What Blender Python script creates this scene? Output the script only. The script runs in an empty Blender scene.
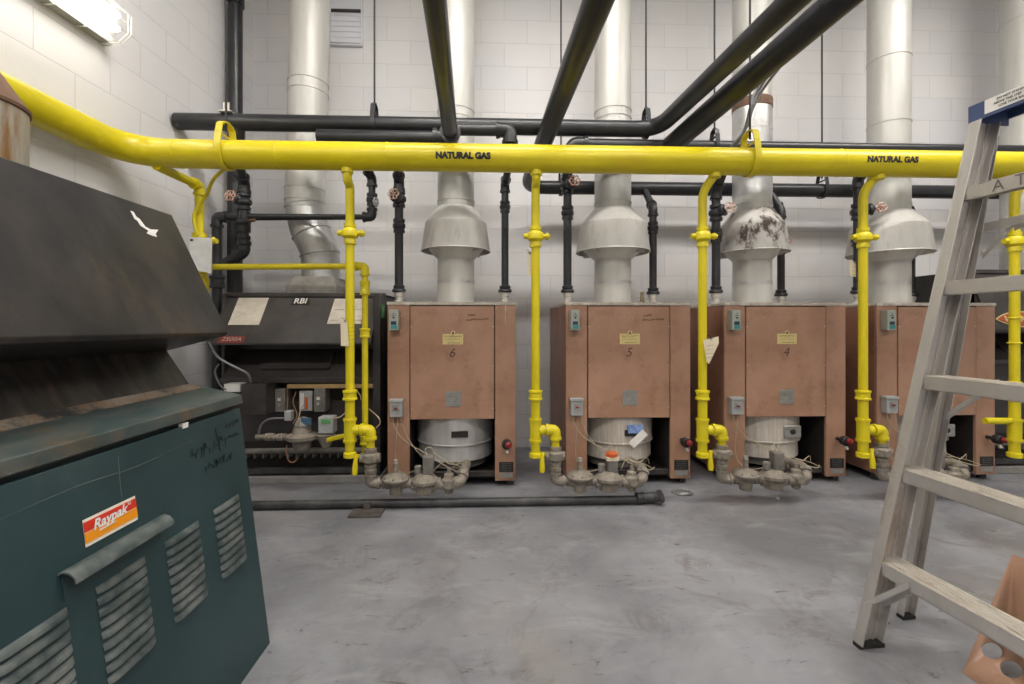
import bpy, bmesh, math, random
from mathutils import Vector, Matrix
random.seed(7)
PI = math.pi
F = 457.0; TH = 0.038; EYE = 1.07; HY = 325.0
sc = bpy.context.scene
C = sc.collection

def ray(u, v):
    dx = (u-512)/F
    return Vector((dx*math.cos(TH)+math.sin(TH), -dx*math.sin(TH)+math.cos(TH), (HY-v)/F))
def P(u, v, Y):                      # world point at depth Y
    r = ray(u, v); t = Y/r.y
    return Vector((r.x*t, Y, EYE+r.z*t))
def PZ(u, v, z):                     # world point at height z
    r = ray(u, v); t = (z-EYE)/r.z
    return Vector((r.x*t, r.y*t, z))
def PX(u, Y): return P(u, HY, Y).x

# ------------------------------------------------------------------ materials
def mat(name, c1, c2=None, scale=6.0, rough=0.5, metal=0.0, bump=0.0, c3=None, s3=2.0, t3=(0.55, 0.75), lo=0.35, hi=0.65, stretch=None, emit=None, estr=0, detail=6, alpha=None, spec=None):
    m = bpy.data.materials.new(name); m.use_nodes = True
    nt = m.node_tree; b = nt.nodes['Principled BSDF']
    b.inputs['Roughness'].default_value = rough; b.inputs['Metallic'].default_value = metal
    if spec is not None: b.inputs['Specular IOR Level'].default_value = spec
    col = (*c1, 1)
    b.inputs['Base Color'].default_value = col
    m.diffuse_color = col
    if emit:
        b.inputs['Emission Color'].default_value = (*emit, 1); b.inputs['Emission Strength'].default_value = estr
    if alpha is not None: b.inputs['Alpha'].default_value = alpha
    if c2 is not None or bump:
        tc = nt.nodes.new('ShaderNodeTexCoord')
        mp = nt.nodes.new('ShaderNodeMapping')
        nt.links.new(tc.outputs['Object'], mp.inputs[0])
        if stretch: mp.inputs['Scale'].default_value = stretch
        n = nt.nodes.new('ShaderNodeTexNoise'); n.inputs['Scale'].default_value = scale; n.inputs['Detail'].default_value = detail
        n.inputs['Roughness'].default_value = 0.62
        nt.links.new(mp.outputs[0], n.inputs['Vector'])
        if c2 is not None:
            r = nt.nodes.new('ShaderNodeValToRGB')
            r.color_ramp.elements[0].position = lo; r.color_ramp.elements[1].position = hi
            r.color_ramp.elements[0].color = (*c1, 1); r.color_ramp.elements[1].color = (*c2, 1)
            nt.links.new(n.outputs[0], r.inputs[0])
            out = r.outputs[0]
            if c3 is not None:
                n2 = nt.nodes.new('ShaderNodeTexNoise'); n2.inputs['Scale'].default_value = s3; n2.inputs['Detail'].default_value = 8
                n2.inputs['Roughness'].default_value = 0.7
                nt.links.new(mp.outputs[0], n2.inputs['Vector'])
                r2 = nt.nodes.new('ShaderNodeMapRange'); r2.inputs[1].default_value = t3[0]; r2.inputs[2].default_value = t3[1]
                nt.links.new(n2.outputs[0], r2.inputs[0])
                mx = nt.nodes.new('ShaderNodeMix'); mx.data_type = 'RGBA'
                nt.links.new(r2.outputs[0], mx.inputs[0]); nt.links.new(out, mx.inputs[6]); mx.inputs[7].default_value = (*c3, 1)
                out = mx.outputs[2]
            nt.links.new(out, b.inputs['Base Color'])
        if bump:
            bp = nt.nodes.new('ShaderNodeBump'); bp.inputs['Strength'].default_value = bump; bp.inputs['Distance'].default_value = 0.01
            nt.links.new(n.outputs[0], bp.inputs['Height']); nt.links.new(bp.outputs[0], b.inputs['Normal'])
    return m

def block_wall(name, axis, off, c1=(0.68, 0.675, 0.70), c2=(0.76, 0.74, 0.72)):
    m = bpy.data.materials.new(name); m.use_nodes = True
    nt = m.node_tree; b = nt.nodes['Principled BSDF']; b.inputs['Roughness'].default_value = 0.55
    tc = nt.nodes.new('ShaderNodeTexCoord'); sp = nt.nodes.new('ShaderNodeSeparateXYZ'); cb = nt.nodes.new('ShaderNodeCombineXYZ')
    nt.links.new(tc.outputs['Object'], sp.inputs[0])
    nt.links.new(sp.outputs[axis], cb.inputs[0]); nt.links.new(sp.outputs[2], cb.inputs[1])
    mp = nt.nodes.new('ShaderNodeMapping'); mp.inputs['Location'].default_value = (off[0], off[1], 0)
    nt.links.new(cb.outputs[0], mp.inputs[0])
    br = nt.nodes.new('ShaderNodeTexBrick'); br.offset = 0.5
    br.inputs['Scale'].default_value = 1.0; br.inputs['Brick Width'].default_value = 0.4064; br.inputs['Row Height'].default_value = 0.2032
    br.inputs['Mortar Size'].default_value = 0.0032; br.inputs['Mortar Smooth'].default_value = 0.55; br.inputs['Bias'].default_value = 0
    br.inputs['Color1'].default_value = (*c1, 1); br.inputs['Color2'].default_value = (*[0.5*(x+y) for x, y in zip(c1, c2)], 1)
    br.inputs['Mortar'].default_value = (0.55, 0.54, 0.55, 1)
    nt.links.new(mp.outputs[0], br.inputs['Vector'])
    n = nt.nodes.new('ShaderNodeTexNoise'); n.inputs['Scale'].default_value = 1.3; n.inputs['Detail'].default_value = 8
    nt.links.new(mp.outputs[0], n.inputs['Vector'])
    rr = nt.nodes.new('ShaderNodeMapRange'); rr.inputs[1].default_value = 0.4; rr.inputs[2].default_value = 0.65
    nt.links.new(n.outputs[0], rr.inputs[0])
    mx = nt.nodes.new('ShaderNodeMix'); mx.data_type = 'RGBA'; mx.blend_type = 'MIX'
    mul = nt.nodes.new('ShaderNodeMath'); mul.operation = 'MULTIPLY'; mul.inputs[1].default_value = 0.35
    nt.links.new(rr.outputs[0], mul.inputs[0]); nt.links.new(mul.outputs[0], mx.inputs[0])
    nt.links.new(br.outputs[0], mx.inputs[6]); mx.inputs[7].default_value = (*c2, 1)
    # sparse scuffs
    n3 = nt.nodes.new('ShaderNodeTexNoise'); n3.inputs['Scale'].default_value = 5.0; n3.inputs['Detail'].default_value = 10; n3.inputs['Roughness'].default_value = 0.75
    mp3 = nt.nodes.new('ShaderNodeMapping'); mp3.inputs['Scale'].default_value = (0.5, 2.2, 1); nt.links.new(cb.outputs[0], mp3.inputs[0]); nt.links.new(mp3.outputs[0], n3.inputs['Vector'])
    r3 = nt.nodes.new('ShaderNodeMapRange'); r3.inputs[1].default_value = 0.70; r3.inputs[2].default_value = 0.78; r3.inputs[4].default_value = 0.45
    nt.links.new(n3.outputs[0], r3.inputs[0])
    mx3 = nt.nodes.new('ShaderNodeMix'); mx3.data_type = 'RGBA'; mx3.inputs[7].default_value = (0.36, 0.33, 0.30, 1)
    nt.links.new(r3.outputs[0], mx3.inputs[0]); nt.links.new(mx.outputs[2], mx3.inputs[6])
    nt.links.new(mx3.outputs[2], b.inputs['Base Color'])
    n2 = nt.nodes.new('ShaderNodeTexNoise'); n2.inputs['Scale'].default_value = 45; n2.inputs['Detail'].default_value = 4
    nt.links.new(tc.outputs['Object'], n2.inputs['Vector'])
    inv = nt.nodes.new('ShaderNodeMath'); inv.operation = 'MULTIPLY_ADD'; inv.inputs[1].default_value = -1.0; inv.inputs[2].default_value = 1.0
    nt.links.new(br.outputs['Fac'], inv.inputs[0])
    ad = nt.nodes.new('ShaderNodeMath'); ad.operation = 'MULTIPLY_ADD'; ad.inputs[1].default_value = 0.25
    nt.links.new(n2.outputs[0], ad.inputs[0]); nt.links.new(inv.outputs[0], ad.inputs[2])
    bp = nt.nodes.new('ShaderNodeBump'); bp.inputs['Strength'].default_value = 0.4; bp.inputs['Distance'].default_value = 0.004
    nt.links.new(ad.outputs[0], bp.inputs['Height']); nt.links.new(bp.outputs[0], b.inputs['Normal'])
    return m

def floor_mat():
    m = bpy.data.materials.new('painted_concrete'); m.use_nodes = True
    nt = m.node_tree; b = nt.nodes['Principled BSDF']
    tc = nt.nodes.new('ShaderNodeTexCoord')
    def noise(scale, det, ro, dist=0, vec=None, st=None):
        n = nt.nodes.new('ShaderNodeTexNoise'); n.inputs['Scale'].default_value = scale; n.inputs['Detail'].default_value = det
        n.inputs['Roughness'].default_value = ro; n.inputs['Distortion'].default_value = dist
        mp = nt.nodes.new('ShaderNodeMapping')
        if st: mp.inputs['Scale'].default_value = st
        nt.links.new(tc.outputs['Object'], mp.inputs[0]); nt.links.new(mp.outputs[0], n.inputs['Vector'])
        return n.outputs[0]
    def rng(o, a, b_, c=0, d=1):
        r = nt.nodes.new('ShaderNodeMapRange'); r.inputs[1].default_value = a; r.inputs[2].default_value = b_; r.inputs[3].default_value = c; r.inputs[4].default_value = d
        nt.links.new(o, r.inputs[0]); return r.outputs[0]
    def mix(fac, a, b_):
        x = nt.nodes.new('ShaderNodeMix'); x.data_type = 'RGBA'
        nt.links.new(fac, x.inputs[0])
        for k, s in ((6, a), (7, b_)):
            if isinstance(s, tuple): x.inputs[k].default_value = (*s, 1)
            else: nt.links.new(s, x.inputs[k])
        return x.outputs[2]
    base = mix(rng(noise(1.6, 9, 0.62, 0.4), 0.38, 0.64), (0.165, 0.169, 0.185), (0.275, 0.28, 0.302))
    c = mix(rng(noise(4.5, 9, 0.7, 0.6, st=(0.6, 1.6, 1)), 0.52, 0.68, 0, 0.5), base, (0.36, 0.36, 0.38))
    c = mix(rng(noise(3.0, 10, 0.78, 1.2), 0.53, 0.64, 0, 0.7), c, (0.14, 0.13, 0.13))
    c = mix(rng(noise(0.9, 6, 0.6, 0.2, st=(1, 1, 1)), 0.54, 0.70, 0, 0.4), c, (0.33, 0.27, 0.22))
    c = mix(rng(noise(17, 10, 0.72, 0.5, st=(0.45, 1.3, 1)), 0.61, 0.66, 0, 0.8), c, (0.07, 0.065, 0.065))
    nt.links.new(c, b.inputs['Base Color'])
    nt.links.new(rng(noise(2.5, 8, 0.6), 0.35, 0.7, 0.30, 0.55), b.inputs['Roughness'])
    bp = nt.nodes.new('ShaderNodeBump'); bp.inputs['Strength'].default_value = 0.22; bp.inputs['Distance'].default_value = 0.006
    nt.links.new(noise(9, 10, 0.65), bp.inputs['Height']); nt.links.new(bp.outputs[0], b.inputs['Normal'])
    return m

M = {}
M['wall_b'] = block_wall('painted_block_back', 0, (0.12, -0.0812))
M['wall_l'] = block_wall('painted_block_left', 1, (0.227, -0.1162))
M['floor'] = floor_mat()
M['ceil'] = mat('ceiling_paint', (0.62, 0.6, 0.57), (0.55, 0.54, 0.52), 2, 0.8)
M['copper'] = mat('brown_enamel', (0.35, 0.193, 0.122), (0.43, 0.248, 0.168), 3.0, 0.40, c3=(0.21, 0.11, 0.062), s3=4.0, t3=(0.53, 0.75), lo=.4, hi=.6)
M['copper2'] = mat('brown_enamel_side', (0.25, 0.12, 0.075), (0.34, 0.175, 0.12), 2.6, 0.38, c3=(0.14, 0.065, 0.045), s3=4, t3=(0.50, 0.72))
M['cap'] = mat('worn_cream_flange', (0.60, 0.56, 0.50), (0.42, 0.36, 0.30), 22, 0.6, c3=(0.16, 0.09, 0.06), s3=14, t3=(0.60, 0.66))
M['yellow'] = mat('yellow_pipe_paint', (0.60, 0.50, 0.006), (0.67, 0.555, 0.008), 3, 0.34, bump=0.08, c3=(0.62, 0.46, 0.01), s3=2.0, t3=(0.55, 0.75))
M['yellow2'] = mat('scuffed_yellow_paint', (0.62, 0.52, 0.006), (0.68, 0.57, 0.01), 6, 0.38, bump=0.15, c3=(0.30, 0.22, 0.02), s3=13, t3=(0.66, 0.74))
M['black'] = mat('black_pipe_paint', (0.014, 0.015, 0.018), (0.024, 0.025, 0.029), 8, 0.34, bump=0.08)
M['blackd'] = mat('dusty_black_pipe', (0.03, 0.03, 0.032), (0.10, 0.097, 0.095), 9, 0.5, lo=0.45, hi=0.8, bump=0.1)
M['flue'] = mat('aluminium_painted_flue', (0.44, 0.435, 0.41), (0.53, 0.525, 0.50), 2.5, 0.42, metal=0.15, stretch=(3, 3, 0.5), c3=(0.46, 0.42, 0.36), s3=4, t3=(0.58, 0.8))
M['galv'] = mat('galvanised_sheet', (0.42, 0.42, 0.42), (0.56, 0.56, 0.56), 9, 0.38, metal=0.7, bump=0.05)
M['hood'] = mat('draft_hood_sheet', (0.47, 0.455, 0.43), (0.58, 0.57, 0.545), 5, 0.45, metal=0.2, stretch=(2, 2, 0.6), c3=(0.33, 0.28, 0.24), s3=5, t3=(0.56, 0.75))
M['hoodb'] = mat('scorched_hood_sheet', (0.55, 0.54, 0.52), (0.42, 0.39, 0.36), 5, 0.5, metal=0.2, c3=(0.06, 0.04, 0.035), s3=7, t3=(0.50, 0.60), stretch=(1.6, 1.6, 1))
M['nipple'] = mat('bare_steel_nipple', (0.62, 0.6, 0.56), (0.45, 0.42, 0.38), 20, 0.4, metal=0.5)
M['cast'] = mat('dusty_cast_metal', (0.20, 0.175, 0.14), (0.30, 0.265, 0.22), 26, 0.6, metal=0.15, bump=0.4, c3=(0.09, 0.072, 0.055), s3=14, t3=(0.56, 0.72))
M['cast2'] = mat('grey_cast_metal', (0.15, 0.14, 0.125), (0.25, 0.235, 0.21), 12, 0.6, metal=0.15, bump=0.3)
M['dark'] = mat('charcoal_enamel', (0.034, 0.030, 0.029), (0.062, 0.054, 0.052), 4, 0.38, c3=(0.018, 0.015, 0.015), s3=3, t3=(0.5, 0.7))
M['innerblk'] = mat('near_black_inside', (0.012, 0.010, 0.010), (0.03, 0.022, 0.02), 6, 0.7)  # near-black colour for burner interiors and drum windows
M['steel'] = mat('stainless_drum', (0.56, 0.55, 0.54), (0.72, 0.71, 0.70), 3, 0.36, metal=0.45, stretch=(4, 4, 0.4), c3=(0.2, 0.17, 0.15), s3=3, t3=(0.6, 0.8))
M['steelr'] = mat('rust_streaked_drum', (0.66, 0.62, 0.56), (0.50, 0.44, 0.37), 14, 0.5, metal=0.15, stretch=(5, 5, 0.25), c3=(0.25, 0.12, 0.06), s3=9, t3=(0.60, 0.75))
M['grey'] = mat('grey_box', (0.40, 0.41, 0.41), (0.30, 0.31, 0.31), 12, 0.5)
M['beige'] = mat('beige_box', (0.42, 0.45, 0.40), (0.36, 0.38, 0.34), 12, 0.5)
M['teal'] = mat('teal_label', (0.05, 0.27, 0.26))
M['navy'] = mat('dark_blue_window', (0.02, 0.05, 0.09), rough=0.3)
M['ylabel'] = mat('pale_yellow_label', (0.72, 0.60, 0.26), (0.66, 0.54, 0.24), 20, 0.5)
M['plate'] = mat('metal_plate', (0.42, 0.42, 0.40), (0.3, 0.3, 0.28), 30, 0.35, metal=0.5)
M['ink'] = mat('black_ink', (0.015, 0.013, 0.013), rough=0.6)
M['inkbrown'] = mat('faded_marker', (0.09, 0.04, 0.03), rough=0.7)
M['darkred'] = mat('dull_red_label', (0.28, 0.035, 0.03), rough=0.5)
M['pencil'] = mat('faint_pen', (.16, .13, .12), rough=.6)
M['fadedink'] = mat('faded_black_marker', (.006, .014, .017), rough=.5)
M['seam'] = mat('rusty_seam', (.16, .085, .04), (.30, .26, .21), 16, .6, c3=(.03,.03,.03), s3=8, t3=(.5,.6))
M['brassd'] = mat('dull_brass', (.25, .20, .12), (.16, .13, .09), 20, .45, metal=.4)
M['red'] = mat('red_plastic', (0.26, 0.02, 0.02), rough=0.35)
M['wheel'] = mat('chipped_red_handwheel', (0.42, 0.16, 0.11), (0.75, 0.68, 0.6), 60, 0.5, lo=0.45, hi=0.58)
M['wire'] = mat('cream_cable', (0.42, 0.35, 0.24), rough=0.5)
M['brownwire'] = mat('copper_tube', (0.32, 0.15, 0.08), rough=0.4)
M['white'] = mat('white_paper', (0.80, 0.78, 0.74), (0.72, 0.70, 0.66), 25, 0.45)
M['tag'] = mat('cream_card_tag', (0.72, 0.64, 0.45), (0.66, 0.58, 0.42), 25, 0.7)
M['oldlabel'] = mat('yellowed_label', (0.62, 0.56, 0.47), (0.50, 0.45, 0.38), 14, 0.5, c3=(0.35, 0.3, 0.27), s3=18)
M['brass'] = mat('tan_strip', (0.44, 0.29, 0.12), (0.36, 0.24, 0.11), 10, 0.5)
M['greenp'] = mat('dark_green_enamel', (0.016, 0.042, 0.048), (0.028, 0.062, 0.068), 3.0, 0.40, c3=(0.075, 0.10, 0.105), s3=3.2, t3=(0.56, 0.85), stretch=(1, 1, 1))
M['greenlid'] = mat('worn_green_lid', (0.024, 0.052, 0.054), (0.09, 0.10, 0.095), 7, 0.36, stretch=(2, 1, 1), c3=(0.15, 0.095, 0.05), s3=3, t3=(0.56, 0.72))
M['louver'] = mat('worn_louvre_metal', (0.035, 0.055, 0.057), (0.15, 0.165, 0.16), 14, 0.42, lo=0.38, hi=0.68)
M['hoodblk'] = mat('weathered_charcoal_sheet', (0.009, 0.009, 0.012), (0.036, 0.031, 0.029), 5.0, 0.36, stretch=(1, 1.4, .8), c3=(0.09, 0.065, 0.036), s3=2.0, t3=(0.54, 0.74), bump=0.06, lo=.36, hi=.62, detail=10)
M['throat'] = mat('streaked_throat_sheet', (0.020, 0.018, 0.017), (0.065, 0.057, 0.05), 12, 0.4, stretch=(1, 3, 0.5), lo=0.42, hi=0.7, c3=(0.10, 0.06, 0.035), s3=2, t3=(0.56, 0.72))
M['rustpipe'] = mat('rusty_galvanised', (0.33, 0.30, 0.26), (0.42, 0.39, 0.34), 6, 0.45, metal=0.3, stretch=(2.5, 2.5, 0.4), c3=(0.24, 0.12, 0.03), s3=5, t3=(0.44, 0.62))
M['rust'] = mat('rust', (0.10, 0.05, 0.03), (0.19, 0.10, 0.055), 9, 0.7)
M['orange'] = mat('orange_label', (0.86, 0.31, 0.01), rough=0.4)
M['redlabel'] = mat('red_label', (0.62, 0.035, 0.015), rough=0.4)
M['signred'] = mat('orange_red_sign', (0.36, 0.07, 0.025), rough=0.4)
M['cream'] = mat('cream_label', (0.78, 0.72, 0.62), rough=0.4)
M['whitep'] = mat('white_print', (0.82, 0.80, 0.76), rough=0.5)
M['alu'] = mat('ladder_aluminium', (0.50, 0.475, 0.445), (0.62, 0.60, 0.57), 7, 0.36, metal=0.55, stretch=(1, 1, 0.35), c3=(0.36, 0.30, 0.25), s3=7, t3=(0.55, 0.72), bump=0.05)
M['tread'] = mat('worn_ladder_tread', (0.50, 0.46, 0.40), (0.62, 0.58, 0.52), 22, 0.5, metal=0.35, stretch=(3.5, 0.5, 1), c3=(0.30, 0.25, 0.20), s3=20, t3=(0.55, 0.65), bump=0.2)
M['bluecap'] = mat('blue_ladder_cap', (0.055, 0.085, 0.19), (0.07, 0.10, 0.21), 10, 0.45)
M['rubber'] = mat('black_rubber', (0.02, 0.018, 0.016), rough=0.8)
M['tube'] = mat('added_ceiling_tube', (1, 1, 1), emit=(1, 0.96, 0.88), estr=24)
M['tube2'] = mat('lit_wall_tube', (1, 1, 1), emit=(1, 0.95, 0.84), estr=13)
M['fixture'] = mat('white_fixture', (0.75, 0.74, 0.72), rough=0.4)
M['vent'] = mat('white_louvre', (0.76, 0.77, 0.82), rough=0.5)
M['plastic'] = mat('clear_plastic_sleeve', (0.82, 0.82, 0.80), (0.70, 0.70, 0.70), 22, 0.12)
M['flex'] = mat('grey_flexible_conduit', (0.20, 0.20, 0.21), rough=0.35, metal=0.5)
M['blue'] = mat('blue_sticker', (0.07, 0.16, 0.45), (0.3, 0.42, 0.7), 30, 0.4)
M['bluegrey'] = mat('blue_grey_plate', (0.05, 0.11, 0.18), rough=0.5)
M['greenl'] = mat('green_label', (0.10, 0.33, 0.12), rough=0.5)
M['orangecap'] = mat('orange_cap', (0.55, 0.10, 0.02), rough=0.4)
M['wood'] = mat('dirty_board', (0.05, 0.04, 0.035), (0.11, 0.095, 0.085), 12, 0.7)
M['pad'] = mat('concrete_pad', (0.30, 0.29, 0.27), (0.22, 0.21, 0.2), 8, 0.8)

# ------------------------------------------------------------------ mesh helpers
class MB:
    def __init__(s): s.bm = bmesh.new(); s.T = Matrix.Identity(4)
    def _v(s, p): return s.bm.verts.new(s.T @ Vector(p))
    def box(s, a, b, rot=None):
        x0, y0, z0 = [min(p, q) for p, q in zip(a, b)]; x1, y1, z1 = [max(p, q) for p, q in zip(a, b)]
        pts = [(x0,y0,z0),(x1,y0,z0),(x1,y1,z0),(x0,y1,z0),(x0,y0,z1),(x1,y0,z1),(x1,y1,z1),(x0,y1,z1)]
        if rot is not None:
            c = Vector(((x0+x1)/2, (y0+y1)/2, (z0+z1)/2)); pts = [c+rot@(Vector(p)-c) for p in pts]
        return s.hexa(pts)
    def hexa(s, pts):
        v = [s._v(p) for p in pts]
        for f in ((3,2,1,0),(4,5,6,7),(0,1,5,4),(1,2,6,5),(2,3,7,6),(3,0,4,7)): s.bm.faces.new([v[i] for i in f])
        return s
    def obox(s, o, ax, ay, az):          # box from origin corner and three edge vectors
        o = Vector(o); ax = Vector(ax); ay = Vector(ay); az = Vector(az)
        return s.hexa([o, o+ax, o+ax+ay, o+ay, o+az, o+ax+az, o+ax+ay+az, o+ay+az])
    def prism(s, poly, ext):             # closed polygon (3D points) extruded by vector
        ext = Vector(ext); a = [s._v(p) for p in poly]; b = [s._v(Vector(p)+ext) for p in poly]
        n = len(a); s.bm.faces.new(a[::-1]); s.bm.faces.new(b)
        for i in range(n): s.bm.faces.new([a[i], a[(i+1)%n], b[(i+1)%n], b[i]])
        return s
    def sweep(s, path, r, n=20, cap=True, squash=None):
        path = [Vector(p) for p in path]
        q = [path[0]]
        for p in path[1:]:
            if (p-q[-1]).length > 1e-5: q.append(p)
        path = q
        rs = r if isinstance(r, (list, tuple)) else [r]*len(path)
        t0 = (path[1]-path[0]).normalized()
        up = Vector((0,0,1)) if abs(t0.z) < 0.9 else Vector((0,1,0))
        nx = t0.cross(up).normalized(); prev = t0; rings = []
        for i, p in enumerate(path):
            if i == 0: t = t0
            elif i == len(path)-1: t = (path[i]-path[i-1]).normalized()
            else: t = ((path[i+1]-path[i]).normalized()+(path[i]-path[i-1]).normalized()).normalized()
            ax = prev.cross(t)
            if ax.length > 1e-6:
                nx = Matrix.Rotation(prev.angle(t), 3, ax.normalized()) @ nx
            prev = t; nx = (nx - t*nx.dot(t)).normalized(); ny = t.cross(nx)
            k = 1.0
            rings.append([s._v(p+(nx*math.cos(2*PI*j/n)+ny*math.sin(2*PI*j/n))*rs[i]*k) for j in range(n)])
        for a, b in zip(rings, rings[1:]):
            for j in range(n): s.bm.faces.new([a[j], a[(j+1)%n], b[(j+1)%n], b[j]])
        if cap: s.bm.faces.new(rings[0][::-1]); s.bm.faces.new(rings[-1])
        return s
    def cyl(s, a, b, r, n=20, r2=None): return s.sweep([a, b], [r, r if r2 is None else r2], n)
    def lathe(s, o, axis, prof, n=32, close=True):   # prof: list of (radius, distance along axis)
        o = Vector(o); ax = Vector(axis).normalized()
        e1 = ax.cross(Vector((0,0,1)) if abs(ax.z) < 0.9 else Vector((0,1,0))).normalized(); e2 = ax.cross(e1)
        rings = []
        for r, h in prof:
            rings.append([s._v(o+ax*h+(e1*math.cos(2*PI*j/n)+e2*math.sin(2*PI*j/n))*max(r, 1e-4)) for j in range(n)])
        for a, b in zip(rings, rings[1:]):
            for j in range(n): s.bm.faces.new([a[j], a[(j+1)%n], b[(j+1)%n], b[j]])
        if close: s.bm.faces.new(rings[0][::-1]); s.bm.faces.new(rings[-1])
        return s
    def torus(s, o, axis, R, r, n=28, m=8):
        o = Vector(o); ax = Vector(axis).normalized()
        e1 = ax.cross(Vector((0,0,1)) if abs(ax.z) < 0.9 else Vector((0,1,0))).normalized(); e2 = ax.cross(e1)
        G = []
        for i in range(n):
            d = e1*math.cos(2*PI*i/n)+e2*math.sin(2*PI*i/n)
            G.append([s._v(o+d*(R+r*math.cos(2*PI*j/m))+ax*r*math.sin(2*PI*j/m)) for j in range(m)])
        for i in range(n):
            a, b = G[i], G[(i+1)%n]
            for j in range(m): s.bm.faces.new([a[j], b[j], b[(j+1)%m], a[(j+1)%m]])
        return s
    def band(s, o, axis, R, w, t, n=28): return s.lathe(Vector(o)-Vector(axis).normalized()*w/2, axis, [(R, 0), (R+t, 0), (R+t, w), (R, w)], n, False)
    def build(s, name, m, parent=None, bevel=0, org=None, sharp=0.6):
        bmesh.ops.recalc_face_normals(s.bm, faces=s.bm.faces)
        me = bpy.data.meshes.new(name)
        if parent is not None:
            o = Vector(parent.get('_o', (0,0,0)))
        else: o = Vector(org or (0,0,0))
        for v in s.bm.verts: v.co -= o
        s.bm.to_mesh(me); s.bm.free()
        me.materials.append(m)
        for p in me.polygons: p.use_smooth = True
        me.set_sharp_from_angle(angle=sharp)
        ob = bpy.data.objects.new(name, me); C.objects.link(ob)
        if parent is not None:
            ob.parent = parent
            ob['_o'] = parent.get('_o', (0,0,0))
        else:
            ob.location = o; ob['_o'] = tuple(o)
        if bevel:
            md = ob.modifiers.new('Bevel', 'BEVEL'); md.width = bevel; md.segments = 2; md.limit_method = 'ANGLE'; md.angle_limit = 0.7
            md.harden_normals = False
        return ob

class MBS(MB):
    def __init__(s): super().__init__(); s.done = []
    def next(s):
        if len(s.bm.verts): s.done.append(s.bm); s.bm = bmesh.new()
        return s
    def build(s, name, m, parent=None, **k):
        s.next()
        for b in s.done:
            q = MB(); q.bm.free(); q.bm = b; q.build(name, m, parent, **k)
        s.bm.free()
def thing(name, label, cat, loc, group=None):
    o = bpy.data.objects.new(name, None); C.objects.link(o); o.location = loc; o.empty_display_size = 0.05
    o['_o'] = tuple(loc); tag(o, label, cat, group); return o
def tag(o, label, cat, group=None):
    o['label'] = label; o['category'] = cat
    if group: o['group'] = group
    return o
def structure(o): o['kind'] = 'structure'; return o

def fillet(pts, R, seg=8):
    pts = [Vector(p) for p in pts]; out = [pts[0]]
    for i in range(1, len(pts)-1):
        p, a, b = pts[i], pts[i-1], pts[i+1]
        d1 = (a-p); d2 = (b-p); r = min(R if not isinstance(R, (list, tuple)) else R[i-1], d1.length*0.49, d2.length*0.49)
        d1.normalize(); d2.normalize()
        for k in range(seg+1):
            t = k/seg; out.append((p+d1*r)*(1-t)**2 + p*2*t*(1-t) + (p+d2*r)*t*t)
    out.append(pts[-1]); return out

def elbow(mb, a, p, b, r, L=None):      # screwed elbow fitting at p between directions to a and b
    if hasattr(mb, 'next'): mb.next()
    a, p, b = Vector(a), Vector(p), Vector(b); L = L or r*2.1
    d1 = (a-p).normalized(); d2 = (b-p).normalized()
    mb.sweep(fillet([p+d1*L, p, p+d2*L], L*0.95), r*1.22)
    for d in (d1, d2): mb.cyl(p+d*(L-r*0.15), p+d*(L+r*0.45), r*1.42)
def coupling(mb, p, ax, r, L=None):
    if hasattr(mb, 'next'): mb.next()
    p = Vector(p); ax = Vector(ax).normalized(); L = L or r*1.6
    mb.lathe(p-ax*L/2, ax, [(r, 0), (r*1.4, 0.003), (r*1.4, L*.22), (r*1.24, L*.28), (r*1.24, L*.72), (r*1.4, L*.78), (r*1.4, L-.003), (r, L)], 20)
def union(mb, p, ax, r):
    if hasattr(mb, 'next'): mb.next()
    p = Vector(p); ax = Vector(ax).normalized(); L = r*3.2
    mb.lathe(p-ax*L/2, ax, [(r, 0), (r*1.35, 0), (r*1.35, L*.2), (r*1.2, L*.25), (r*1.5, L*.38), (r*1.5, L*.62), (r*1.2, L*.68), (r*1.38, L*.8), (r*1.38, L), (r, L)], 8)

def text_mesh(txt, size, m, name, parent, fn, shear=0, align='CENTER', space=1.0, ext=0.0, bold=0):
    cu = bpy.data.curves.new('txt', 'FONT'); cu.body = txt; cu.size = size; cu.align_x = align; cu.align_y = 'CENTER'
    cu.shear = shear; cu.space_character = space; cu.offset = bold; cu.resolution_u = 3
    ob = bpy.data.objects.new('txt', cu); me = bpy.data.meshes.new_from_object(ob)
    bpy.data.objects.remove(ob); bpy.data.curves.remove(cu)
    bm = bmesh.new(); bm.from_mesh(me); bpy.data.meshes.remove(me)
    mb = MB(); mb.bm.free(); mb.bm = bm
    for k in range(-4, 5):
        g = bm.verts[:]+bm.edges[:]+bm.faces[:]
        bmesh.ops.bisect_plane(bm, geom=g, plane_co=(0, k*size*0.1, 0), plane_no=(0, 1, 0))
    for v in bm.verts: v.co = Vector(fn(v.co.x, v.co.y))
    me = bpy.data.meshes.new(name); o = Vector(parent.get('_o', (0,0,0)))
    for v in bm.verts: v.co -= o
    bm.to_mesh(me); bm.free(); me.materials.append(m)
    ob = bpy.data.objects.new(name, me); C.objects.link(ob); ob.parent = parent; ob['_o'] = parent.get('_o', (0,0,0)); return ob

def scribble(mb, o, ex, ez, w, h, n, r=0.0012, seed=1):
    rnd = random.Random(seed); o = Vector(o); ex = Vector(ex); ez = Vector(ez); x = 0
    for k in range(n):
        pts = [o+ex*(w*(k+0.1+0.8*j/4)/n)+ez*(h*(rnd.random()-0.5)) for j in range(5)]
        mb.sweep(pts, r, 5)

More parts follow.
